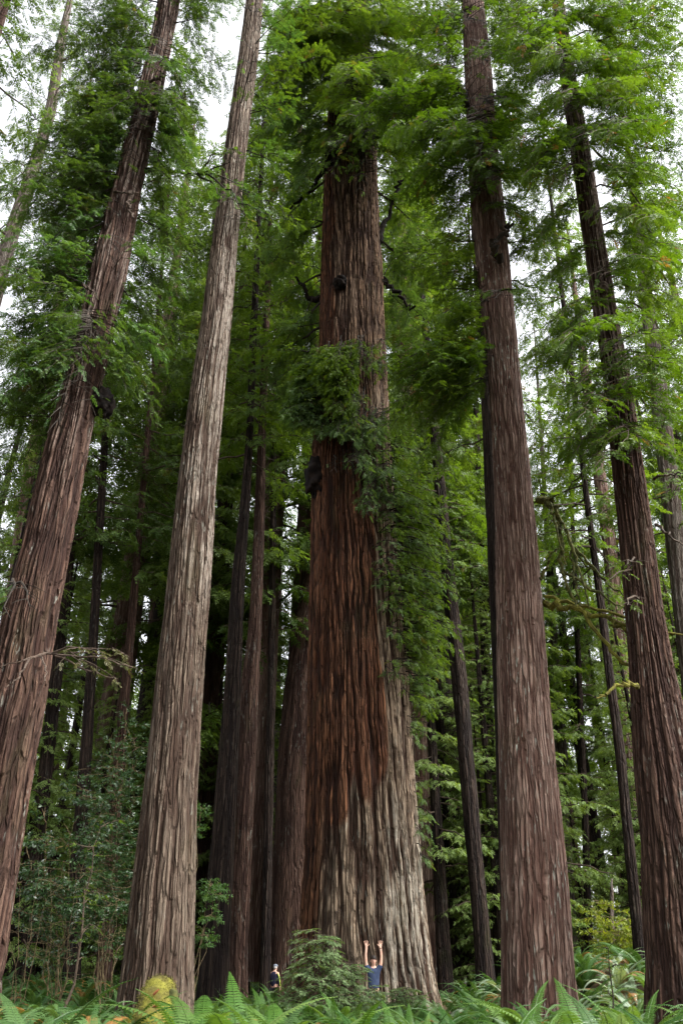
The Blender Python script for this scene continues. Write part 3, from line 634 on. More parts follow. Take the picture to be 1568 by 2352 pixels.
for (px, py, ex, ey, dD, w) in EB:
    p0 = T.ax(zat(py, D6)); p1, _ = at(ex, ey, D6 + dD)
    for j in range(2): bough(acc, sp if rng.random() < .7 else spb, p0, p1 + rng.normal(size=3) * .55 * j, rng, W=w * 1.2, step=.11, ss=.38, start=.22, side=4.2, r0=.04 if j == 0 else .015)
for (px, py, ex, ey, dD) in [(1460, 1310, 1400, 1330, -1.5), (1460, 1300, 1440, 1300, -2), (1470, 1380, 1440, 1390, -2)]:
    bough(acc, spb, at(px, py, D6)[0], at(ex, ey, D6 + dD)[0], rng, W=.5, step=.14, ss=.3)
auto_boughs(acc, sp, T, 42, 57, 24, lambda t: 4 - 2.5 * t, rng, step=.25, ss=.5)
sp.emit(acc, TPL_NEAR, 1, rng, True); spb.emit(acc, TPL_NEAR, 2, rng, True)
child('crown', acc.mesh('crown', [M['twig'], M['leaf_bright'], M['leaf_mid']]), edge)
limb(edge, [(1462, 1578, 19.4), (1440, 1568, 18.8), (1408, 1574, 18.6), (1390, 1592, 18.5), (1372, 1606, 18.4)], .06, 'moss', 16, 6, fuzz=320, label='hooked mossy bare branch')
for pts in [[(1500, 1100, 20), (1530, 1090, 19.5), (1580, 1088, 19.3)], [(1505, 1205, 20), (1540, 1230, 19.5), (1600, 1270, 19.3)], [(1330, 300, 19.5), (1310, 235, 19), (1345, 180, 18.5), (1350, 100, 18)], [(1400, 690, 19.6), (1460, 700, 19), (1500, 730, 18.8), (1530, 790, 18.6)], [(1390, 635, 19.6), (1450, 605, 19), (1500, 600, 18.8), (1540, 660, 18.6)], [(1360, 340, 19.6), (1420, 400, 19), (1470, 470, 18.8), (1500, 560, 18.6)]]:
    limb(edge, pts, .045, 'moss_dark' if pts[0][1] < 1000 else 'twig', 14, 5)
b = burl(edge, surf(T, 1382, 668), (.16, .16, .22), 9, 'twig_pale', .5); b['label'] = 'torn orange-brown bark scar'

# ------------------------------------------------------------------ further trunks measured one by one
def dark_trunk(T, mat, seed, na=72, nz=150, ridges=24, depth=.05): return trunk_mesh(T, M[mat], na, nz, ridges, depth, .15, seed)
FAR = [  # label, D, H, bark, rows, first foliage z, boughs, bough length, leaf
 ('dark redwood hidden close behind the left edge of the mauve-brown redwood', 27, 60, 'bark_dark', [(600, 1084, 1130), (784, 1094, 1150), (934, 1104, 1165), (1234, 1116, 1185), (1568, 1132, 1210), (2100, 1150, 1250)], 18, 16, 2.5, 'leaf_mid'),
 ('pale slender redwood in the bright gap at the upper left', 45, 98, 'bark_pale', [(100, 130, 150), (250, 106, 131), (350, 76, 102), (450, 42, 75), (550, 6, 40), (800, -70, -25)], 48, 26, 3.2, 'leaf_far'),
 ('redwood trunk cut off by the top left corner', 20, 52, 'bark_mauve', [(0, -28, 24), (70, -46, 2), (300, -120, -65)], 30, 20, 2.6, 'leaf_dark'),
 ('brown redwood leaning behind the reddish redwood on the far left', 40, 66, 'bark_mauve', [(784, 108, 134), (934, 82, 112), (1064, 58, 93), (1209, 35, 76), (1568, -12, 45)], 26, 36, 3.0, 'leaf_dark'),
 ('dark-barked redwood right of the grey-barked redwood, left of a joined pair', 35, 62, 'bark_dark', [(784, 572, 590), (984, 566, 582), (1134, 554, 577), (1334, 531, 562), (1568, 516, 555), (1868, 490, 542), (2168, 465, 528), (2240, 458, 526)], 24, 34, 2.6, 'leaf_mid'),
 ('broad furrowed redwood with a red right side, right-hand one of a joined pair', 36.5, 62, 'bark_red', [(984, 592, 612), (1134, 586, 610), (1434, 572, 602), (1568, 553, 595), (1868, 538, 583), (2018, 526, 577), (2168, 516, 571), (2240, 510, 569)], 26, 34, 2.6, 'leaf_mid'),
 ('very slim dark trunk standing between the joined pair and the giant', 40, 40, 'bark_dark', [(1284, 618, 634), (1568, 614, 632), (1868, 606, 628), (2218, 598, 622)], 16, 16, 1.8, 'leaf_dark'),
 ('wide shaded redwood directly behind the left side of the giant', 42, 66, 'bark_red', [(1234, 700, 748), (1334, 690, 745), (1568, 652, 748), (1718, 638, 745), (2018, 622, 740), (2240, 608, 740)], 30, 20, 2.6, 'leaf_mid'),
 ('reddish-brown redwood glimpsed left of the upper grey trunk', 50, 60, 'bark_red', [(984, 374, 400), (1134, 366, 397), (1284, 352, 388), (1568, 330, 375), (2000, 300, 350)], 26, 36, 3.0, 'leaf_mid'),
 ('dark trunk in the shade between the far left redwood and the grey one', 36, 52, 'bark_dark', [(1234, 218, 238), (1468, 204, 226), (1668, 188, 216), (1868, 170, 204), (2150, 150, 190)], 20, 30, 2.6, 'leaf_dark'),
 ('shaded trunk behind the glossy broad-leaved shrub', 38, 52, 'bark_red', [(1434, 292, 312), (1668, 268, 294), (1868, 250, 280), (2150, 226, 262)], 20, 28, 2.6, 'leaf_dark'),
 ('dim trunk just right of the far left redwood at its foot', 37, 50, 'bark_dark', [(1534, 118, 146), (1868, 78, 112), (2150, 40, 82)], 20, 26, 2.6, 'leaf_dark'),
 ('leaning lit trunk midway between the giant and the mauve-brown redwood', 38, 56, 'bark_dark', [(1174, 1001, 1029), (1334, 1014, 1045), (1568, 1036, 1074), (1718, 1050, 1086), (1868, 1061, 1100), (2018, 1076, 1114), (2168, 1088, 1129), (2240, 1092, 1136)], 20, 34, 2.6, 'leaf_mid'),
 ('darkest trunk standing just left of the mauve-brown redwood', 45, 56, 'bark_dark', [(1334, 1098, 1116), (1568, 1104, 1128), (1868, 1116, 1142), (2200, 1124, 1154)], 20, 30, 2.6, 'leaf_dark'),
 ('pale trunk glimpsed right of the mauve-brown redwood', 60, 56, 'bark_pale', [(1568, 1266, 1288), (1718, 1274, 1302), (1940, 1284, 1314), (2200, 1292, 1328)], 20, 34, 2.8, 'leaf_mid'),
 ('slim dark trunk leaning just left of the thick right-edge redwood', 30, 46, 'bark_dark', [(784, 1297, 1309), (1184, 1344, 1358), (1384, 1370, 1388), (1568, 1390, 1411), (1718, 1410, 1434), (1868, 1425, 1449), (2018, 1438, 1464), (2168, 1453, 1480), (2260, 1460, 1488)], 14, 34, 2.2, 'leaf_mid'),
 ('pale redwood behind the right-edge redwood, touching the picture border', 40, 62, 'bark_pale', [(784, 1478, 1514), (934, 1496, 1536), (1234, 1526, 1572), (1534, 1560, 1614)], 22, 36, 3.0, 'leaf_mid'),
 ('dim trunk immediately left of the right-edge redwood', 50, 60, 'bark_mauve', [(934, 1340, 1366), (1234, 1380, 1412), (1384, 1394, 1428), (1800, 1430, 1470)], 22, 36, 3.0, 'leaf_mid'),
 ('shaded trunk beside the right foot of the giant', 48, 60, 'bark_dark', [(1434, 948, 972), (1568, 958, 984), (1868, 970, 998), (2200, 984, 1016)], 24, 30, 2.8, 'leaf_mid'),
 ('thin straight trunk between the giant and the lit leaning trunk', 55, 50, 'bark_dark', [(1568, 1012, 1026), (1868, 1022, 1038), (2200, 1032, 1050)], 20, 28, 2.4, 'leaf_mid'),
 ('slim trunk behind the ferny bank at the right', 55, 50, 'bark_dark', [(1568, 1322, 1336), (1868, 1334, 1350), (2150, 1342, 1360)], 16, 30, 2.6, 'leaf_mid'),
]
rng = np.random.default_rng(30)
NEARXY = [(TR[k].ax(0)[0], TR[k].D, TR[k].rad(0) + .5) for k in TR]
for k, (lab, D, H, bk, rows, zf, nb, Lb, lf) in enumerate(FAR):
    T = trunk_data(rows, D, H); NEARXY.append((T.ax(0)[0], D, T.rad(0) + .4))
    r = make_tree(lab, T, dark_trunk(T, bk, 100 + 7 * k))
    a, s = Acc(), Sprays()
    lo = zf if D > 30 else zf + 2
    auto_boughs(a, s, T, lo, H - 1, int(nb * 2.4), lambda t: Lb * (1.15 - .75 * t) * (1.25 if D > 44 else 1.1), rng, W=1.3, step=.2, ss=.62, side=2.6, drop=-.25, hang=.45)
    s.emit(a, TPL_FAR if D > 34 else TPL_NEAR, 1, rng, D < 34)
    child('crown', a.mesh('crown', [M['twig'], M[lf]]), r)

# ------------------------------------------------------------------ forest behind: a few whole trees, copied
def far_tree(seed, H, r0, zf, nb, leaf, bark):
    rng = np.random.default_rng(seed)
    T = Trunk(); T.D = 0; T.H = H; T.z = np.linspace(-.4, H, 60)
    T.x = .004 * T.z ** 1.4 * rng.uniform(-1, 1); T.r = np.maximum(r0 * (1 - T.z / H) ** .8, .04)
    T.ax = lambda z: np.array([np.interp(z, T.z, T.x), 0, z]); T.rad = lambda z: float(np.interp(z, T.z, T.r))
    r = thing('redwood_tree', 'x', 'tree')
    link('trunk', trunk_mesh(T, M[bark], 40, 70, 18, .05, .15, seed), r)
    a, s = Acc(), Sprays()
    if H > 45: auto_boughs(a, s, T, zf, H - .5, nb, lambda t: 4.6 * (1.05 - .8 * t), rng, W=1.7, step=.24, ss=.78, side=2.6, drop=-.3, hang=.5, twigs=False)
    else: auto_boughs(a, s, T, zf, H - .5, int(nb * 1.3), lambda t: 3.4 * (1.05 - .8 * t), rng, W=1.1, step=.15, ss=.42, side=3.2, drop=-.25, hang=.4, twigs=False)
    s.emit(a, TPL_FAR, 1, rng)
    link('crown', a.mesh('crown', [M['twig'], M[leaf]]), r)
    return r
PROTO = [far_tree(201, 64, 1.0, 18, 104, 'leaf_far', 'bark_mauve'), far_tree(202, 58, .8, 12, 98, 'leaf_mid', 'bark_red'), far_tree(203, 60, .9, 22, 96, 'leaf_dark', 'bark_dark'),
         far_tree(204, 38, .45, 6, 70, 'leaf_young', 'bark_dark'), far_tree(205, 24, .28, 2, 70, 'leaf_young', 'bark_dark')]
first = [True] * len(PROTO)
def put_far(i, px, D, s, rot, label, group):
    o = PROTO[i] if first[i] else copy_tree(PROTO[i]); first[i] = False
    x = (px - CX) / F * D / CT
    o.location = (x, D, float(ground_z(x, D)) - .1); o.rotation_euler = (0, 0, rot); o.scale = (s, s, s); tag(o, label, 'tree', group)
    return o
SECT = [  # px range, D range, (proto indices), count, scale range, label, group
 (-260, 130, 55, 80, (2, 1, 2), 5, (.75, .95), 'distant redwood in the dense green wall behind the far left redwood', 'background redwoods at the left'),
 (130, 430, 52, 90, (2, 1, 0), 4, (.85, 1.05), 'distant redwood in the foliage between the far left and grey-barked redwoods', 'background redwoods left of the grey trunk'),
 (430, 730, 48, 90, (0, 1, 2, 0), 3, (1.0, 1.2), 'distant redwood in the foliage between the grey-barked redwood and the giant', 'background redwoods left of the giant'),
 (860, 1150, 48, 90, (0, 1, 2, 1), 6, (1.0, 1.2), 'distant redwood in the foliage between the giant and the mauve-brown redwood', 'background redwoods right of the giant'),
 (1180, 1440, 58, 95, (1, 2, 0), 6, (.62, .85), 'distant redwood in the foliage between the mauve-brown and right-edge redwoods', 'background redwoods between the right trunks'),
 (1440, 1780, 52, 85, (0, 1, 2), 5, (.85, 1.1), 'distant redwood in the green wall at the right edge', 'background redwoods at the right'),
 (-200, 420, 34, 50, (3, 4, 4), 9, (.6, 1.0), 'young redwood in the dark understorey behind the far left redwood', 'young redwoods at the left'),
 (-300, 500, 40, 58, (4, 4), 12, (.3, .5), 'low young redwood behind the shrubs at the left', 'low young redwoods at the left'),
 (880, 1700, 42, 66, (4, 4), 16, (.3, .62), 'low young redwood in the green thicket behind the right-hand trunks', 'low young redwoods at the right'),
 (100, 420, 40, 50, (3, 4), 5, (.45, .8), 'half-grown redwood behind the glossy shrubs at the left', 'half-grown redwoods at the left'),
 (420, 620, 44, 54, (4, 3), 5, (.5, .9), 'half-grown redwood in the dark gap right of the grey-barked trunk', 'half-grown redwoods right of the grey trunk'),
 (930, 1180, 40, 52, (4, 3), 6, (.5, .9), 'half-grown redwood in the dark gap left of the mauve-brown trunk', 'half-grown redwoods left of the mauve trunk'),
 (460, 700, 46, 60, (3, 4), 4, (.6, 1.0), 'young redwood in the shade between the joined pair and the giant', 'young redwoods left of the giant'),
 (960, 1140, 42, 60, (3, 4, 4), 8, (.6, 1.0), 'young redwood in the shade right of the giant', 'young redwoods right of the giant'),
 (1270, 1620, 38, 60, (3, 4, 4), 10, (.6, 1.0), 'young redwood filling the green gap behind the ferny bank', 'young redwoods at the right')]
rng = np.random.default_rng(77)
for (a, b, d0, d1, idx, n, s, lab, grp) in SECT:
    for k in range(n):
        px = a + (b - a) * (k + rng.uniform(.1, .9)) / n; D = rng.uniform(d0, d1)
        put_far(idx[k % len(idx)], px, D, rng.uniform(*s), rng.uniform(0, 6.28), lab, grp)
for px, D, sc_, i in [(330, 46, 1.05, 0), (395, 50, 1.1, 2), (440, 44, 1.02, 0), (520, 47, 1.08, 1)]:
    put_far(i, px, D, sc_, px * .7, 'tall redwood crown filling the gap behind the grey-barked trunk', 'tall crowns behind the grey trunk')
for px, D, sc_, i in [(610, 44, 1.15, 0), (700, 45, 1.2, 0), (925, 46, 1.2, 0), (985, 50, 1.15, 2)]:
    put_far(i, px, D, sc_, px * .7, 'tall pale-green redwood crown just behind the giant', 'tall crowns behind the giant')
for k, (x, y) in enumerate([(-5, -7), (-12, -4), (-15, 4), (-9, -14), (-1, -15), (6, -22), (-18, -12), (-23, 3)]):  # unseen trees added to keep front light off the lower trunks
    o = copy_tree(PROTO[k % 3]); o.location = (x, y, 0); o.rotation_euler = (0, 0, k * 1.3); o.scale = (.9,) * 3
    tag(o, 'unseen redwood added behind the viewer to shade the trunks', 'tree', 'unseen redwoods added for shade')
# the far wood that closes the view: one mass
rng = np.random.default_rng(78); a, s = Acc(), Sprays()
for k in range(135):
    D = rng.uniform(95, 150); x = rng.uniform(-.62, .62) * D if k < 100 else rng.uniform(-.6, -.2) * D; H = rng.uniform(26, 42)
    z = np.linspace(0, H, 5); V, Fq = tube(np.stack([np.full(5, x), np.full(5, D), z], 1), np.linspace(.6, .1, 5), 7); a.add(V, Fq, 0)
    n = 150; zz = rng.random(n) ** .9 * H; R = 4.2 * (1.05 - zz / H); an = rng.uniform(0, 2 * PI, n); rr = R * np.sqrt(rng.random(n))
    d = np.stack([np.cos(an), np.sin(an), np.full(n, -.5)], 1)
    s.add(np.stack([x + rr * np.cos(an), D + rr * np.sin(an), zz], 1), d, np.array([0, 0, 1.]) + rng.normal(size=(n, 3)) * .4, rng.uniform(1.6, 2.6, n), rng.random(n))
s.emit(a, TPL_FAR, 1, rng)
fw = link('far_woods', a.mesh('far_woods', [M['twig'], M['leaf_far']])); fw['kind'] = 'stuff'; fw['label'] = 'mass of far trees closing the view behind the redwoods'; fw['category'] = 'woods'

# ------------------------------------------------------------------ understorey
def shrub(name, label, cat, px, py, D, stems, leafm, rng, tpl=TPL_BROAD, ss=.3, W=.7, wood='shrub_wood', step=.14, bare=False, r0=.02, group=None, start=.25):
    """stems: (px, py, dD) ends of upright stems; foot at px"""
    x = (px - CX) / F * D * CT; b = np.array([x, D, float(ground_z(x, D)) - .05])
    r = thing(name, label, cat, b, group); a, s = Acc(), Sprays()
    for (ex, ey, dD) in stems:
        e = at(ex, ey, D + dD)[0]
        P = bough(a, s, b + rng.normal(size=3) * .06, e, rng, arch=.15, W=W, step=step, ss=ss, start=start, hang=.3, r0=r0, side=3.2, bare=bare)
        for j in range(5):
            q = P[int(len(P) * rng.uniform(max(.35, start), .95))]; h = rng.normal(size=3); h[2] = abs(h[2]) * .3
            bough(a, s, q, q + h / np.linalg.norm(h) * W * rng.uniform(.8, 1.6), rng, arch=.05, W=W * .8, step=step, ss=ss, start=.2, hang=.3, r0=r0 * .5, side=4, bare=bare)
    st, fo = Acc(), Acc()
    for v, f, m, t in zip(a.V, a.F, a.M, a.T): st.add(v, f - f.min(), 0)
    c1 = link('stem', st.mesh('stem', [M[wood]]), r); c1.matrix_parent_inverse = Matrix.Translation(-Vector(b))
    if s.p and not bare:
        s.emit(fo, tpl, 0, rng); c2 = link('foliage', fo.mesh('foliage', [M[leafm]]), r); c2.matrix_parent_inverse = Matrix.Translation(-Vector(b))
    return r
rng = np.random.default_rng(41)
shrub('broadleaf_shrub', 'tall glossy broad-leaved shrub left of the grey-barked trunk', 'shrub', 240, 2230, 29, [(290, 1640, 0), (250, 1700, -1), (310, 1760, 0), (270, 1820, -1), (220, 1830, 0), (300, 1690, 1), (330, 1900, 0)], 'leaf_broad', rng, ss=.36, W=1.0, step=.17)
shrub('broadleaf_shrub', 'dark glossy shrub at the foot of the far left redwood', 'shrub', 130, 2230, 27, [(100, 1870, 0), (170, 1890, -.5), (60, 1950, 0), (210, 1930, 0), (140, 1990, -.5)], 'leaf_broad', rng, ss=.36, W=.9, step=.17)
shrub('broadleaf_shrub', 'blue-green leafy shrub poking out low from behind the grey-barked trunk', 'shrub', 425, 2260, 23, [(482, 2035, 0), (490, 2055, -.3), (476, 2150, 0), (462, 1860, 0)], 'leaf_blue', rng, ss=.24, W=.2, step=.1, start=.82)
for lab, px, D, st in [('leafless brown shrub tangled at the lower left border', 60, 24, [(40, 2010, 0), (90, 1980, 0), (20, 2060, -.5), (110, 2060, 0), (70, 2100, -1)]),
                       ('bare twiggy shrub left of the slim brown-stemmed sapling', 150, 23, [(150, 2100, 0), (120, 2080, 0), (190, 2050, -.5), (175, 2000, 0)]),
                       ('bare twiggy shrub right of the slim brown-stemmed sapling', 245, 25, [(280, 2040, 0), (240, 2070, 0), (300, 2120, 0), (265, 1990, 0)])]:
    shrub('bare_shrub', lab, 'shrub', px, 2240, D, st, 'leaf_dark', rng, wood='shrub_wood', bare=True, r0=.013, W=.8)
shrub('sapling', 'slim brown-stemmed sapling, nearly leafless, left of the grey-barked trunk', 'sapling', 160, 2250, 20, [(232, 1900, 0)], 'leaf_mid', rng, tpl=TPL_NEAR, ss=.2, W=.5, r0=.035, wood='twig', step=.2)
shrub('yellow_shrub', 'yellow-green sunlit shrub behind the ferny bank', 'shrub', 1430, 2230, 34, [(1400, 2080, 0), (1370, 2110, 0), (1440, 2100, 0), (1460, 2130, 0), (1350, 2140, 0), (1420, 2120, -1)], 'leaf_yellow', rng, ss=.36, W=.7, step=.12)
shrub('leafy_sapling', 'small dark leafy sapling among the ferns by the right-edge redwood', 'sapling', 1396, 2290, 19, [(1396, 2180, 0)], 'leaf_mid', rng, ss=.14, W=.25, r0=.03, wood='limb_dark', step=.1)
# snag
T = trunk_data([(2020, 1403, 1405), (2040, 1400, 1408), (2100, 1399, 1409), (2200, 1399, 1412)], 38, 1)
T.H = zat(2018, 38)
tag(link('dead_snag', trunk_mesh(T, M['bark_pale'], 20, 40, 8, .03, .1, 71, zmax=T.H)), 'thin pale dead snag with a pointed tip behind the ferny bank', 'snag')
# conifer saplings in front of the giant
def conifer(label, px, D, top, R, seed, leafm='leaf_sapling'):
    rng = np.random.default_rng(seed); x = (px - CX) / F * D * CT; gz = float(ground_z(x, D)); b = np.array([x, D, gz - .05])
    zt = zat(top, D); r = thing('conifer_sapling', label, 'sapling', b); a, s = Acc(), Sprays()
    z = np.linspace(gz - .05, zt, 8); st = Acc(); st.add(*tube(np.stack([x + rng.normal(size=8) * .015, np.full(8, D), z], 1), np.linspace(.03, .008, 8), 6), 0)
    n = int((zt - gz) * 34)
    for k in range(n):
        t = (k + rng.random()) / n; q = np.array([x, D, gz + .15 + (zt - gz - .2) * t]); an = rng.uniform(0, 2 * PI); L = R * (1.1 - .75 * t ** 1.5) * rng.uniform(.6, 1.1)
        e = q + np.array([math.cos(an) * L, math.sin(an) * L, L * rng.uniform(-.15, .3)])
        bough(a, s, q, e, rng, arch=.1, W=.46, step=.07, ss=.2, start=.25, hang=.15, r0=.008, side=7)
    for v, f in zip(a.V, a.F): st.add(v, f - f.min(), 0)
    c = link('trunk', st.mesh('trunk', [M['twig']]), r); c.matrix_parent_inverse = Matrix.Translation(-Vector(b))
    fo = Acc(); s.emit(fo, TPL_NEAR, 0, rng); c = link('foliage', fo.mesh('foliage', [M[leafm]]), r); c.matrix_parent_inverse = Matrix.Translation(-Vector(b))
    return r
conifer('feathery conifer sapling with tiered branches left of the person with raised arms', 722, 22, 2135, 1.05, 91)
conifer('second feathery sapling, squatter, close beside the person with raised arms', 792, 22.5, 2205, .62, 92)
conifer('tiny sapling rising in front of the jeans of the person with raised arms', 852, 25.6, 2262, .34, 93)
conifer('small leafy conifer at the foot of the giant, right side', 930, 24, 2262, .45, 94)
shrub('bare_shrub', 'thin bare pale stem against the giant', 'shrub', 768, 2250, 25, [(771, 2095, 0)], 'leaf_dark', rng, wood='twig_pale', bare=True, r0=.035, W=.15)

# mossy log
P = smooth_path([at(335, 2420, 10.5)[0], at(350, 2352, 10.7)[0], at(360, 2295, 11)[0], at(372, 2256, 11.3)[0]], 30)
V, Fq = tube(P, np.concatenate([np.full(18, .20), np.linspace(.20, .16, 8), [.135, .11, .07, .02]]), 28)
nr = np.random.default_rng(6); nn = vn(np.tile(np.arange(28) / 28 * 6, 30), np.repeat(np.arange(30) * .35, 28), 6, 61)
ctr = np.repeat(P, 28, 0); V = ctr + (V - ctr) * (.8 + .45 * nn)[:, None]
a = Acc(); a.add(V, Fq, 0)
k = nr.integers(0, len(V), 5200); q = V[k] + nr.normal(size=(5200, 3)) * .012; d = nrm(V[k] - ctr[k] + nr.normal(size=(5200, 3)) * .05) ; sv = nrm(nr.normal(size=(5200, 3))) * .007
Vb = np.stack([q - sv, q + d * .012, q + sv, q + d * .024 - [0, 0, .008]], 1).reshape(-1, 3); a.add(Vb, (np.arange(5200) * 4)[:, None] + np.arange(4)[None], 0)
lg = thing('mossy_log', 'leaning broken log covered in yellow-green moss among the ferns', 'log', (P[0][0], P[0][1], 0))
child('log', a.mesh('log', [M['moss']], True), lg)
V, Fq = lumpy(at(396, 2288, 10.9)[0], (.07, .07, .07), 3, .3, 16, 10); child('knob', mk_mesh('knob', V, Fq, M['moss_dark'], smooth=True), lg)
for pts in [[(352, 2285, 10.7), (366, 2272, 10.7)], [(352, 2312, 10.6), (372, 2305, 10.6)]]:
    Pp = np.array([at(*p)[0] for p in pts]); V, Fq = tube(smooth_path(Pp, 5), np.array([.012, .016, .016, .012, .006]), 6)
    child('bark_flake', mk_mesh('bark_flake', V, Fq, M['fern_dead']), lg)

# ------------------------------------------------------------------ ferns
def frond(rng, L, elev, curl, az, a, tint, pin=40, wd=.095):
    n = 10; t = np.linspace(0, 1, n); ang = elev - curl * t ** 1.4
    dl = L / (n - 1); h = np.concatenate([[0], np.cumsum(np.cos(ang[:-1]) * dl)]); z = np.concatenate([[0], np.cumsum(np.sin(ang[:-1]) * dl)])
    ca, sa = math.cos(az), math.sin(az); P = np.stack([h * ca, h * sa, z], 1); side = np.array([-sa, ca, 0])
    V, Fq = tube(P, np.linspace(.006, .002, n), 3); a.add(V, Fq, 0, tint)
    roll = rng.uniform(-.35, .35)
    tt = np.linspace(.12, .995, pin); Q = np.stack([np.interp(tt, t, P[:, c]) for c in range(3)], 1)
    Tn = nrm(np.stack([np.interp(tt, t, np.gradient(P[:, c])) for c in range(3)], 1)); up = nrm(np.cross(Tn, side))
    wl = wd * L * np.minimum(1, (tt - .02) * 3.2) ** .7 * np.minimum(1, (1.03 - tt) * 1.9) * rng.uniform(.92, 1.08, pin)
    w2 = np.full(pin, L / pin * .42)
    for s in (-1, 1):
        d = nrm(side * s * math.cos(roll * s) + up * (.25 + math.sin(roll * s)) * -.35 + Tn * .28)
        p0 = Q; pm = Q + d * wl[:, None] * .55; p1 = Q + d * wl[:, None] - np.array([0, 0, .16]) * wl[:, None]
        V = np.stack([p0 - Tn * w2[:, None] * .8, pm - Tn * w2[:, None] * .85, p1, pm + Tn * w2[:, None] * .85, p0 + Tn * w2[:, None] * .8], 1).reshape(-1, 3)
        k = np.arange(pin) * 5
        Fq = np.concatenate([np.stack([k, k + 1, k + 3, k + 4], 1), np.stack([k + 1, k + 2, k + 3, k + 3], 1)])[:pin]
        a.add(V, Fq, 0, np.clip(tint + rng.uniform(-.06, .06, pin), 0, 1))
        # tips as thin quads
        V2 = np.stack([pm - Tn * w2[:, None] * .85, p1 - Tn * w2[:, None] * .05, p1 + Tn * w2[:, None] * .05, pm + Tn * w2[:, None] * .85], 1).reshape(-1, 3)
        k4 = np.arange(pin) * 4; a.add(V2, k4[:, None] + np.arange(4)[None], 0, tint)
def fern_mesh(seed, n, mat, L=(.75, 1.15), pin=40, up=0.0, dead=.12):
    rng = np.random.default_rng(seed); a = Acc()
    for k in range(n):
        t = 1.0 if rng.random() < dead else rng.random() * .93
        frond(rng, rng.uniform(*L), math.radians(rng.uniform(42, 80) + up), rng.uniform(1.0, 2.5) if t < .99 else 2.6, 2 * PI * (k + rng.random() * .8) / n, a, t, pin)
    return a.mesh('sword_fern', [M[mat]])
FM = [fern_mesh(300, 20, 'fern'), fern_mesh(301, 17, 'fern'), fern_mesh(302, 22, 'fern_bright'), fern_mesh(303, 16, 'fern_bright', up=6), fern_mesh(304, 18, 'fern_silver'), fern_mesh(305, 15, 'fern', dead=.2), fern_mesh(306, 9, 'fern_dead', (.5, .8), dead=0)]
def put_fern(i, x, y, s, rot, label, group, name='sword_fern', tilt=0):
    o = link(name, FM[i]); o.location = (x, y, float(ground_z(x, y)) - .03); o.rotation_euler = (tilt, 0, rot); s *= 1.34 if y < 10.4 else (1.36 if y < 16 else 1.5); o.scale = (s, s, s); return tag(o, label, 'fern', group)
def gpos(px, D): return (px - CX) / F * D * CT, D
HERO = [(628, 12.5, 1, 1.05, 'dark fern standing just below the distant walker'), (20, 9.5, 0, 1.15, 'sword fern with arching fronds at the lower left corner'), (110, 9, 1, 1.2, 'low dense sword fern second from the lower left corner'), (180, 8.6, 0, 1.1, 'sword fern left of the mossy log, beside the orange dead fronds'), (225, 9.6, 5, 1.0, 'sword fern tucked against the left side of the mossy log'),
        (490, 9.6, 1, 1.0, 'sword fern against the right side of the mossy log'), (470, 9.0, 3, 1.28, 'tallest pale green fern, right of the grey-barked trunk foot'), (560, 8.4, 2, 1.15, 'bright green fern with arching tips below the distant walker'), (640, 8.8, 3, 1.2, 'upright bright fern in front of the distant walker'), (700, 9.2, 1, 1.0, 'low fern in front of the feathery conifer sapling'),
        (780, 8.2, 2, .95, 'low bright fern at the bottom middle'), (880, 8.6, 0, 1.05, 'fern at the bottom below the person with raised arms'), (960, 8.2, 3, 1.05, 'upright fern in front of the right foot of the giant'), (1030, 9.2, 4, 1.0, 'silvery fern left of the mauve-brown trunk'), (1110, 8.6, 2, .95, 'fern at the left foot of the mauve-brown trunk'),
        (1200, 8.0, 3, 1.05, 'fern overlapping the foot of the mauve-brown trunk'), (1300, 8.3, 0, 1.1, 'fern just right of the mauve-brown trunk foot'), (1390, 8.8, 1, 1.1, 'feathery fern midway between the two right-hand trunks'), (1480, 8.4, 5, 1.15, 'dark fern in front of the right-edge trunk'), (1560, 8.8, 0, 1.1, 'fern in the lower right corner')]
for (px, D, i, s, lab) in HERO:
    put_fern(i, *gpos(px, D * 1.04), s, px * 1.7, lab, 'nearest sword ferns')
put_fern(1, *gpos(631, 36), 1.05, 1.0, 'far fern hiding the legs of the distant walker', None)
put_fern(0, *gpos(644, 35), .95, 2.0, 'far fern just right of the distant walker', None)
for (px, D, lab) in [(232, 7.9, 'orange-brown dead fern at the bottom left'), (605, 11, 'withered brown fern beside the tall bright ferns'), (745, 12, 'brown dying fern below the feathery sapling'), (905, 13, 'rusty fern in front of the giant')]:
    put_fern(6, *gpos(px, D), .9 if px == 232 else .8, px, lab, None, 'dead_fern')
rng = np.random.default_rng(55); made = 0; spots = [gpos(h[0], h[1]) for h in HERO]
def zone(px, D):
    if px < 300: return 'sword fern in the dim fern bed at the foot of the far left redwood', 'ferns at the left', (0, 1, 0, 5)
    if px < 640: return 'sword fern in the bed round the foot of the grey-barked redwood', 'ferns by the grey trunk', (0, 1, 2, 5)
    if px < 1020: return 'sword fern in the bed in front of the giant', 'ferns by the giant', (1, 2, 4, 0)
    if px < 1170: return 'sword fern in the bed between the giant and the mauve-brown redwood', 'ferns between the giant and the mauve trunk', (4, 0, 1)
    return 'sword fern on the bank between the two right-hand redwoods', 'ferns on the right bank', (4, 2, 0, 4)
PEOPLE = [gpos(858, 27.6), gpos(630, 40)]
tries = 0
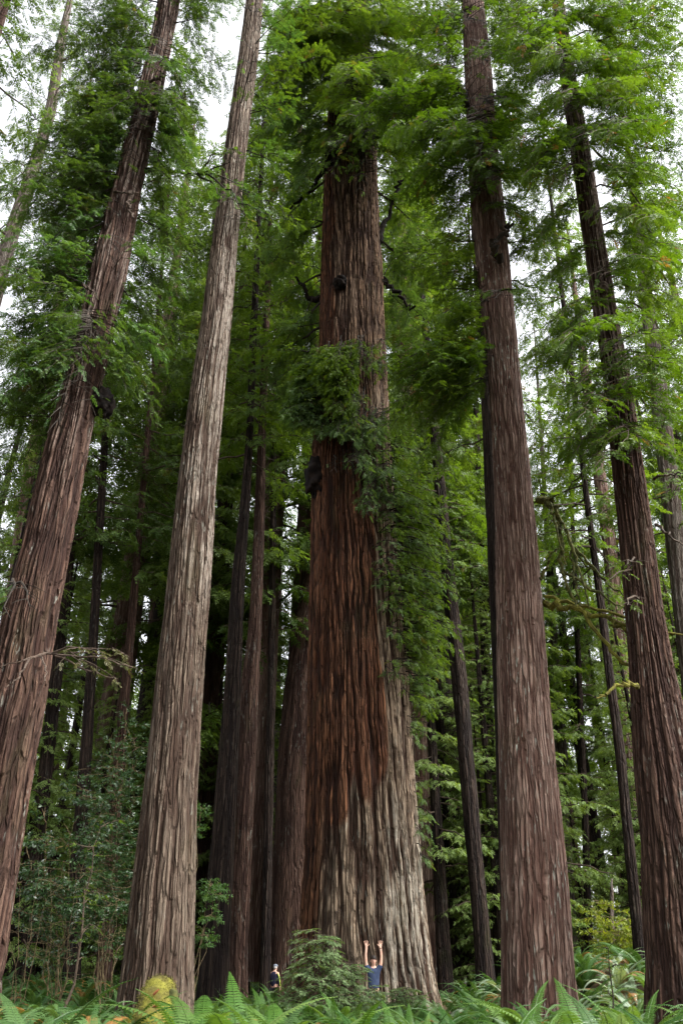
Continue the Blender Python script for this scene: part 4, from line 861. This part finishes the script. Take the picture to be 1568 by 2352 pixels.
while made < 265 and tries < 20000:
    tries += 1
    D = 10.2 + 26 * rng.random() ** .85; px = rng.uniform(-110, 1680); x, y = gpos(px, D)
    if any((x - a) ** 2 + (y - b) ** 2 < (r + .35) ** 2 for a, b, r in NEARXY): continue
    if any((x - a) ** 2 + (y - b) ** 2 < .8 for a, b in PEOPLE): continue
    if 270 < px < 425 and D < 12: continue
    if abs(px - 862) < 40 and D > 16: continue
    if any((x - a) ** 2 + (y - b) ** 2 < (.72 + .01 * D) ** 2 for a, b in spots): continue
    spots.append((x, y)); lab, grp, idx = zone(px, D)
    put_fern(idx[rng.integers(len(idx))], x, y, rng.uniform(.8, 1.15) * (.82 if px < 1170 else 1.0), rng.uniform(0, 6.28), lab, grp); made += 1
# ferns and low growth beyond, one mass
a = Acc()
for k in range(520):
    D = 30 + 60 * rng.random(); x = rng.uniform(-.55, .55) * D
    if any((x - p) ** 2 + (D - q) ** 2 < (r + .5) ** 2 for p, q, r in NEARXY + [(PEOPLE[1][0], 40, .8)]): continue
    b = Acc(); t = rng.random() * .7
    for j in range(9): frond(rng, rng.uniform(.7, 1.2), math.radians(rng.uniform(45, 85)), rng.uniform(.7, 1.9), 2 * PI * (j + rng.random()) / 9, b, t, 9, .15)
    V = np.concatenate(b.V) + [x, D, float(ground_z(x, D))]; a.add(V, np.concatenate(b.F), 0, np.concatenate(b.T))
fc = link('fern_undergrowth', a.mesh('fern_undergrowth', [M['fern']])); fc['kind'] = 'stuff'; fc['label'] = 'carpet of far ferns under the distant trees'; fc['category'] = 'undergrowth'

# ------------------------------------------------------------------ people
def skin_mesh(name, verts, edges, radii, mat, sub=2, root=0):
    me = bpy.data.meshes.new(name); me.from_pydata([tuple(v) for v in verts], edges, [])
    o = bpy.data.objects.new(name, me); COL.objects.link(o)
    o.modifiers.new('s', 'SKIN').use_smooth_shade = True
    for i, r in enumerate(radii):
        sv = me.skin_vertices[0].data[i]; sv.radius = r if isinstance(r, tuple) else (r, r); sv.use_root = (i == root)
    m = o.modifiers.new('b', 'SUBSURF'); m.levels = sub; m.render_levels = sub
    dg = bpy.context.evaluated_depsgraph_get(); nm = bpy.data.meshes.new_from_object(o.evaluated_get(dg))
    bpy.data.objects.remove(o); nm.name = name
    nm.materials.clear(); nm.materials.append(mat)
    return nm
class Sk:
    def __init__(s): s.v, s.e, s.r = [], [], []
    def add(s, p, r, par=None):
        s.v.append(p); s.r.append(r); i = len(s.v) - 1
        if par is not None: s.e.append((par, i))
        return i
    def chain(s, par, pts):
        for p, r in pts: par = s.add(p, r, par)
        return par
M['skin'] = plain_mat('skin', (.52, .30, .22), (.60, .37, .28), 6, .55, 0, 3, .35)
M['shirt'] = plain_mat('shirt', (.020, .030, .062), (.035, .050, .095), 5, .85, .4)
M['jeans'] = plain_mat('jeans', (.050, .065, .085), (.11, .13, .155), 7, .85, .3)
M['hair'] = plain_mat('hair', (.010, .007, .006), (.025, .018, .014), 30, .5, .5)
M['black'] = plain_mat('black', (.01, .01, .012), (.02, .02, .022), 9, .4, 0)
M['lips'] = plain_mat('lips', (.40, .16, .13), (.45, .2, .16), 9, .5, 0)
M['jacket'] = plain_mat('jacket', (.014, .014, .032), (.025, .025, .05), 4, .7, .3)
M['hivis'] = plain_mat('hivis', (.45, .62, .05), (.52, .70, .10), 4, .6, 0)
M['grey_hair'] = plain_mat('grey_hair', (.35, .34, .33), (.5, .49, .48), 40, .6, .4)
M['cap'] = plain_mat('cap', (.13, .15, .18), (.19, .21, .25), 12, .8, .2)

x, y = PEOPLE[0]
pr = thing('person', 'person in navy T-shirt and jeans raising both arms before the giant redwood', 'person', (x, y, float(ground_z(x, y))))
S = Sk(); pel = S.add((0, 0, .96), (.125, .085))
ch = S.chain(pel, [((0, .0, 1.12), (.15, .10)), ((0, .01, 1.28), (.155, .10)), ((0, .01, 1.41), (.14, .09))])
nk = S.chain(ch, [((0, .01, 1.50), .058), ((0, -.005, 1.55), .056)])
S.chain(nk, [((0, -.025, 1.595), (.064, .078)), ((0, -.015, 1.66), (.078, .098)), ((0, 0, 1.72), (.074, .092)), ((0, .005, 1.755), (.045, .055))])
for s in (-1, 1):
    sh = S.chain(ch, [((s * .13, .01, 1.435), .072), ((s * .195, .005, 1.50), .062)])
    el = S.chain(sh, [((s * .222, -.01, 1.62), .050), ((s * .235, -.03, 1.755), .042), ((s * .225, -.04, 1.88), .040), ((s * .212, -.045, 1.99), .028)])
    pm = S.chain(el, [((s * .212, -.05, 2.035), (.038, .018)), ((s * .214, -.052, 2.085), (.047, .016))])
    for dx, l, lean in ((-.037, .082, -.30), (-.013, .098, -.06), (.013, .094, .16), (.037, .076, .42)):
        b0 = (s * (.214 + dx), -.052, 2.098)
        S.chain(pm, [(b0, .0105), ((b0[0] + s * lean * l * .5, -.056, b0[2] + l * .5), .0095), ((b0[0] + s * lean * l, -.062, b0[2] + l), .008)])
    S.chain(el, [((s * .176, -.055, 2.045), .014), ((s * .140, -.062, 2.072), .012), ((s * .116, -.066, 2.100), .010)])
    S.chain(pel, [((s * .085, 0, .86), .070), ((s * .10, -.01, .66), .060), ((s * .11, -.015, .49), .046), ((s * .115, .005, .30), .042), ((s * .115, .015, .09), .038), ((s * .125, -.06, .045), .036), ((s * .13, -.15, .035), .03)])
body = link('body', skin_mesh('body', S.v, S.e, S.r, M['skin'], 2), pr)
def ellip(name, c, r, mat, parent, cut=None, amp=0, seed=1):
    V, Fq = lumpy(c, r, seed, amp, 20, 14); V = np.asarray(V)
    if cut is not None: keep = [cut(*V[f].mean(0)) for f in Fq]; Fq = Fq[np.array(keep)]
    return link(name, mk_mesh(name, V, Fq, M[mat], smooth=True), parent)
ellip('hair', (0, .008, 1.715), (.098, .122, .102), 'hair', pr, lambda a, b, c: c > 1.708 or b > -.045 + (1.7 - c) * .3, .10, 4)
ellip('nose', (0, -.118, 1.655), (.014, .018, .022), 'skin', pr)
for s in (-1, 1):
    ellip('eye', (s * .030, -.098, 1.683), (.017, .010, .011), 'black', pr)
    ellip('ear', (s * .080, .0, 1.655), (.012, .022, .032), 'skin', pr)
ellip('mouth', (0, -.104, 1.612), (.022, .008, .007), 'lips', pr)
S = Sk(); p0 = S.add((0, 0, .88), (.190, .140)); c2 = S.chain(p0, [((0, 0, 1.08), (.172, .12)), ((0, .005, 1.26), (.188, .13)), ((0, .01, 1.405), (.165, .115))])
S.chain(c2, [((0, .010, 1.50), (.080, .076))])
for s in (-1, 1): S.chain(c2, [((s * .14, .01, 1.44), .090), ((s * .20, .005, 1.505), .080), ((s * .215, 0, 1.565), .070)])
link('shirt', skin_mesh('shirt', S.v, S.e, S.r, M['shirt'], 2), pr)
S = Sk(); p0 = S.add((0, 0, .95), (.175, .125))
for s in (-1, 1): S.chain(p0, [((s * .092, 0, .84), .115), ((s * .105, -.01, .66), .095), ((s * .11, -.015, .49), .072), ((s * .115, .005, .30), .066), ((s * .115, .015, .10), .062)])
link('jeans', skin_mesh('jeans', S.v, S.e, S.r, M['jeans'], 2), pr)
V, Fq = tube(np.array([(.2135, -.044, 1.972), (.213, -.044, 1.985), (.212, -.045, 1.998)]), np.array([.034, .036, .034]), 14); link('wristwatch', mk_mesh('wristwatch', V, Fq, M['black']), pr)
pr.rotation_euler = (0, 0, .05)

x, y = PEOPLE[1]
pw = thing('person', 'distant walker in dark jacket with yellow-green piping and grey cap', 'person', (x, y, float(ground_z(x, y))))
S = Sk(); pel = S.add((0, 0, .95), (.16, .12)); ch = S.chain(pel, [((0, .02, 1.15), (.17, .13)), ((0, .01, 1.32), (.18, .12)), ((0, 0, 1.42), (.15, .10))])
nk = S.chain(ch, [((0, -.02, 1.50), .06), ((0, -.05, 1.55), .06)]); S.chain(nk, [((0, -.07, 1.61), (.07, .085)), ((0, -.06, 1.68), (.08, .10)), ((0, -.05, 1.735), (.06, .075))])
for s in (-1, 1):
    el = S.chain(ch, [((s * .17, 0, 1.41), .07), ((s * .23, .02, 1.28), .056), ((s * .25, .03, 1.10), .046), ((s * .235, -.08, .93), .036)])
    pm = S.chain(el, [((s * .23, -.12, .87), (.02, .036))])
    for d in (-.03, -.01, .01, .03): S.chain(pm, [((s * .228, -.13 + d, .82), .0105), ((s * .222, -.13 + d, .775 + abs(d)), .008)])
    S.chain(el, [((s * .21, -.15, .86), .013), ((s * .20, -.165, .82), .010)])
    S.chain(pel, [((s * .09, 0, .86), .095), ((s * .10, -.06 * s, .5), .062), ((s * .10, .04 * s, .09), .042), ((s * .11, .04 * s - .12, .04), .036)])
link('body', skin_mesh('body', S.v, S.e, S.r, M['skin'], 2), pw)
S = Sk(); p0 = S.add((0, 0, .88), (.185, .14)); c2 = S.chain(p0, [((0, .02, 1.12), (.195, .15)), ((0, .01, 1.32), (.20, .135)), ((0, 0, 1.43), (.16, .11)), ((0, -.015, 1.49), (.085, .085))])
for s in (-1, 1): S.chain(c2[0] if isinstance(c2, tuple) else 2, [((s * .18, 0, 1.39), .088), ((s * .24, .02, 1.27), .072), ((s * .257, .03, 1.10), .062), ((s * .245, -.06, .955), .05)])
jk = link('jacket', skin_mesh('jacket', S.v, S.e, S.r, M['jacket'], 2), pw)
for s in (-1, 1):
    V, Fq = tube(smooth_path([(s * .22, .075, 1.42), (s * .30, .06, 1.27), (s * .325, .055, 1.10), (s * .30, -.03, .95)], 10), np.full(10, .016), 6); link('piping', mk_mesh('piping', V, Fq, M['hivis']), jk)
S = Sk(); p0 = S.add((0, 0, .92), (.17, .13))
for s in (-1, 1): S.chain(p0, [((s * .09, 0, .84), .108), ((s * .10, -.06 * s, .5), .078), ((s * .10, .04 * s, .12), .062)])
link('trousers', skin_mesh('trousers', S.v, S.e, S.r, M['black'], 2), pw)
ellip('hair', (0, -.04, 1.645), (.088, .10, .075), 'grey_hair', pw, lambda a, b, c: b > -.07, .08, 3)
cp = ellip('cap', (0, -.052, 1.70), (.096, .115, .078), 'cap', pw, lambda a, b, c: c > 1.69)
V, Fq = tube(np.array([(0, -.13, 1.70), (0, -.19, 1.695), (0, -.23, 1.685)]), np.array([.075, .07, .03]), 12); V[:, 2] = 1.695 + (V[:, 2] - 1.695) * .12; link('visor', mk_mesh('visor', V, Fq, M['cap'], smooth=True), cp)
for s in (-1, 1): ellip('ear', (s * .082, -.05, 1.64), (.012, .02, .03), 'skin', pw)
pw.rotation_euler = (0, 0, math.radians(150))

# ------------------------------------------------------------------ air
HAZE = 0.0
if HAZE:
    hm, hn = new_mat('haze')
    pv = node(hn, 'ShaderNodeVolumePrincipled', Density=HAZE, Anisotropy=.2); pv.inputs['Color'].default_value = (.92, .95, 1, 1)
    ho = hn.nodes.new('ShaderNodeOutputMaterial'); hn.links.new(pv.outputs[0], ho.inputs['Volume'])
    X0, X1, Y0, Y1, Z0, Z1 = -205, 205, -125, 245, -3, 92
    HV = np.array([(x, y, z) for x in (X0, X1) for y in (Y0, Y1) for z in (Z0, Z1)])
    HF = np.array([[0, 1, 3, 2], [4, 6, 7, 5], [0, 4, 5, 1], [2, 3, 7, 6], [0, 2, 6, 4], [1, 5, 7, 3]])
    hz_ = link('haze', mk_mesh('haze', HV, HF, hm)); hz_['kind'] = 'stuff'; hz_['label'] = 'faint moist forest air'
    cy.volume_bounces = 0
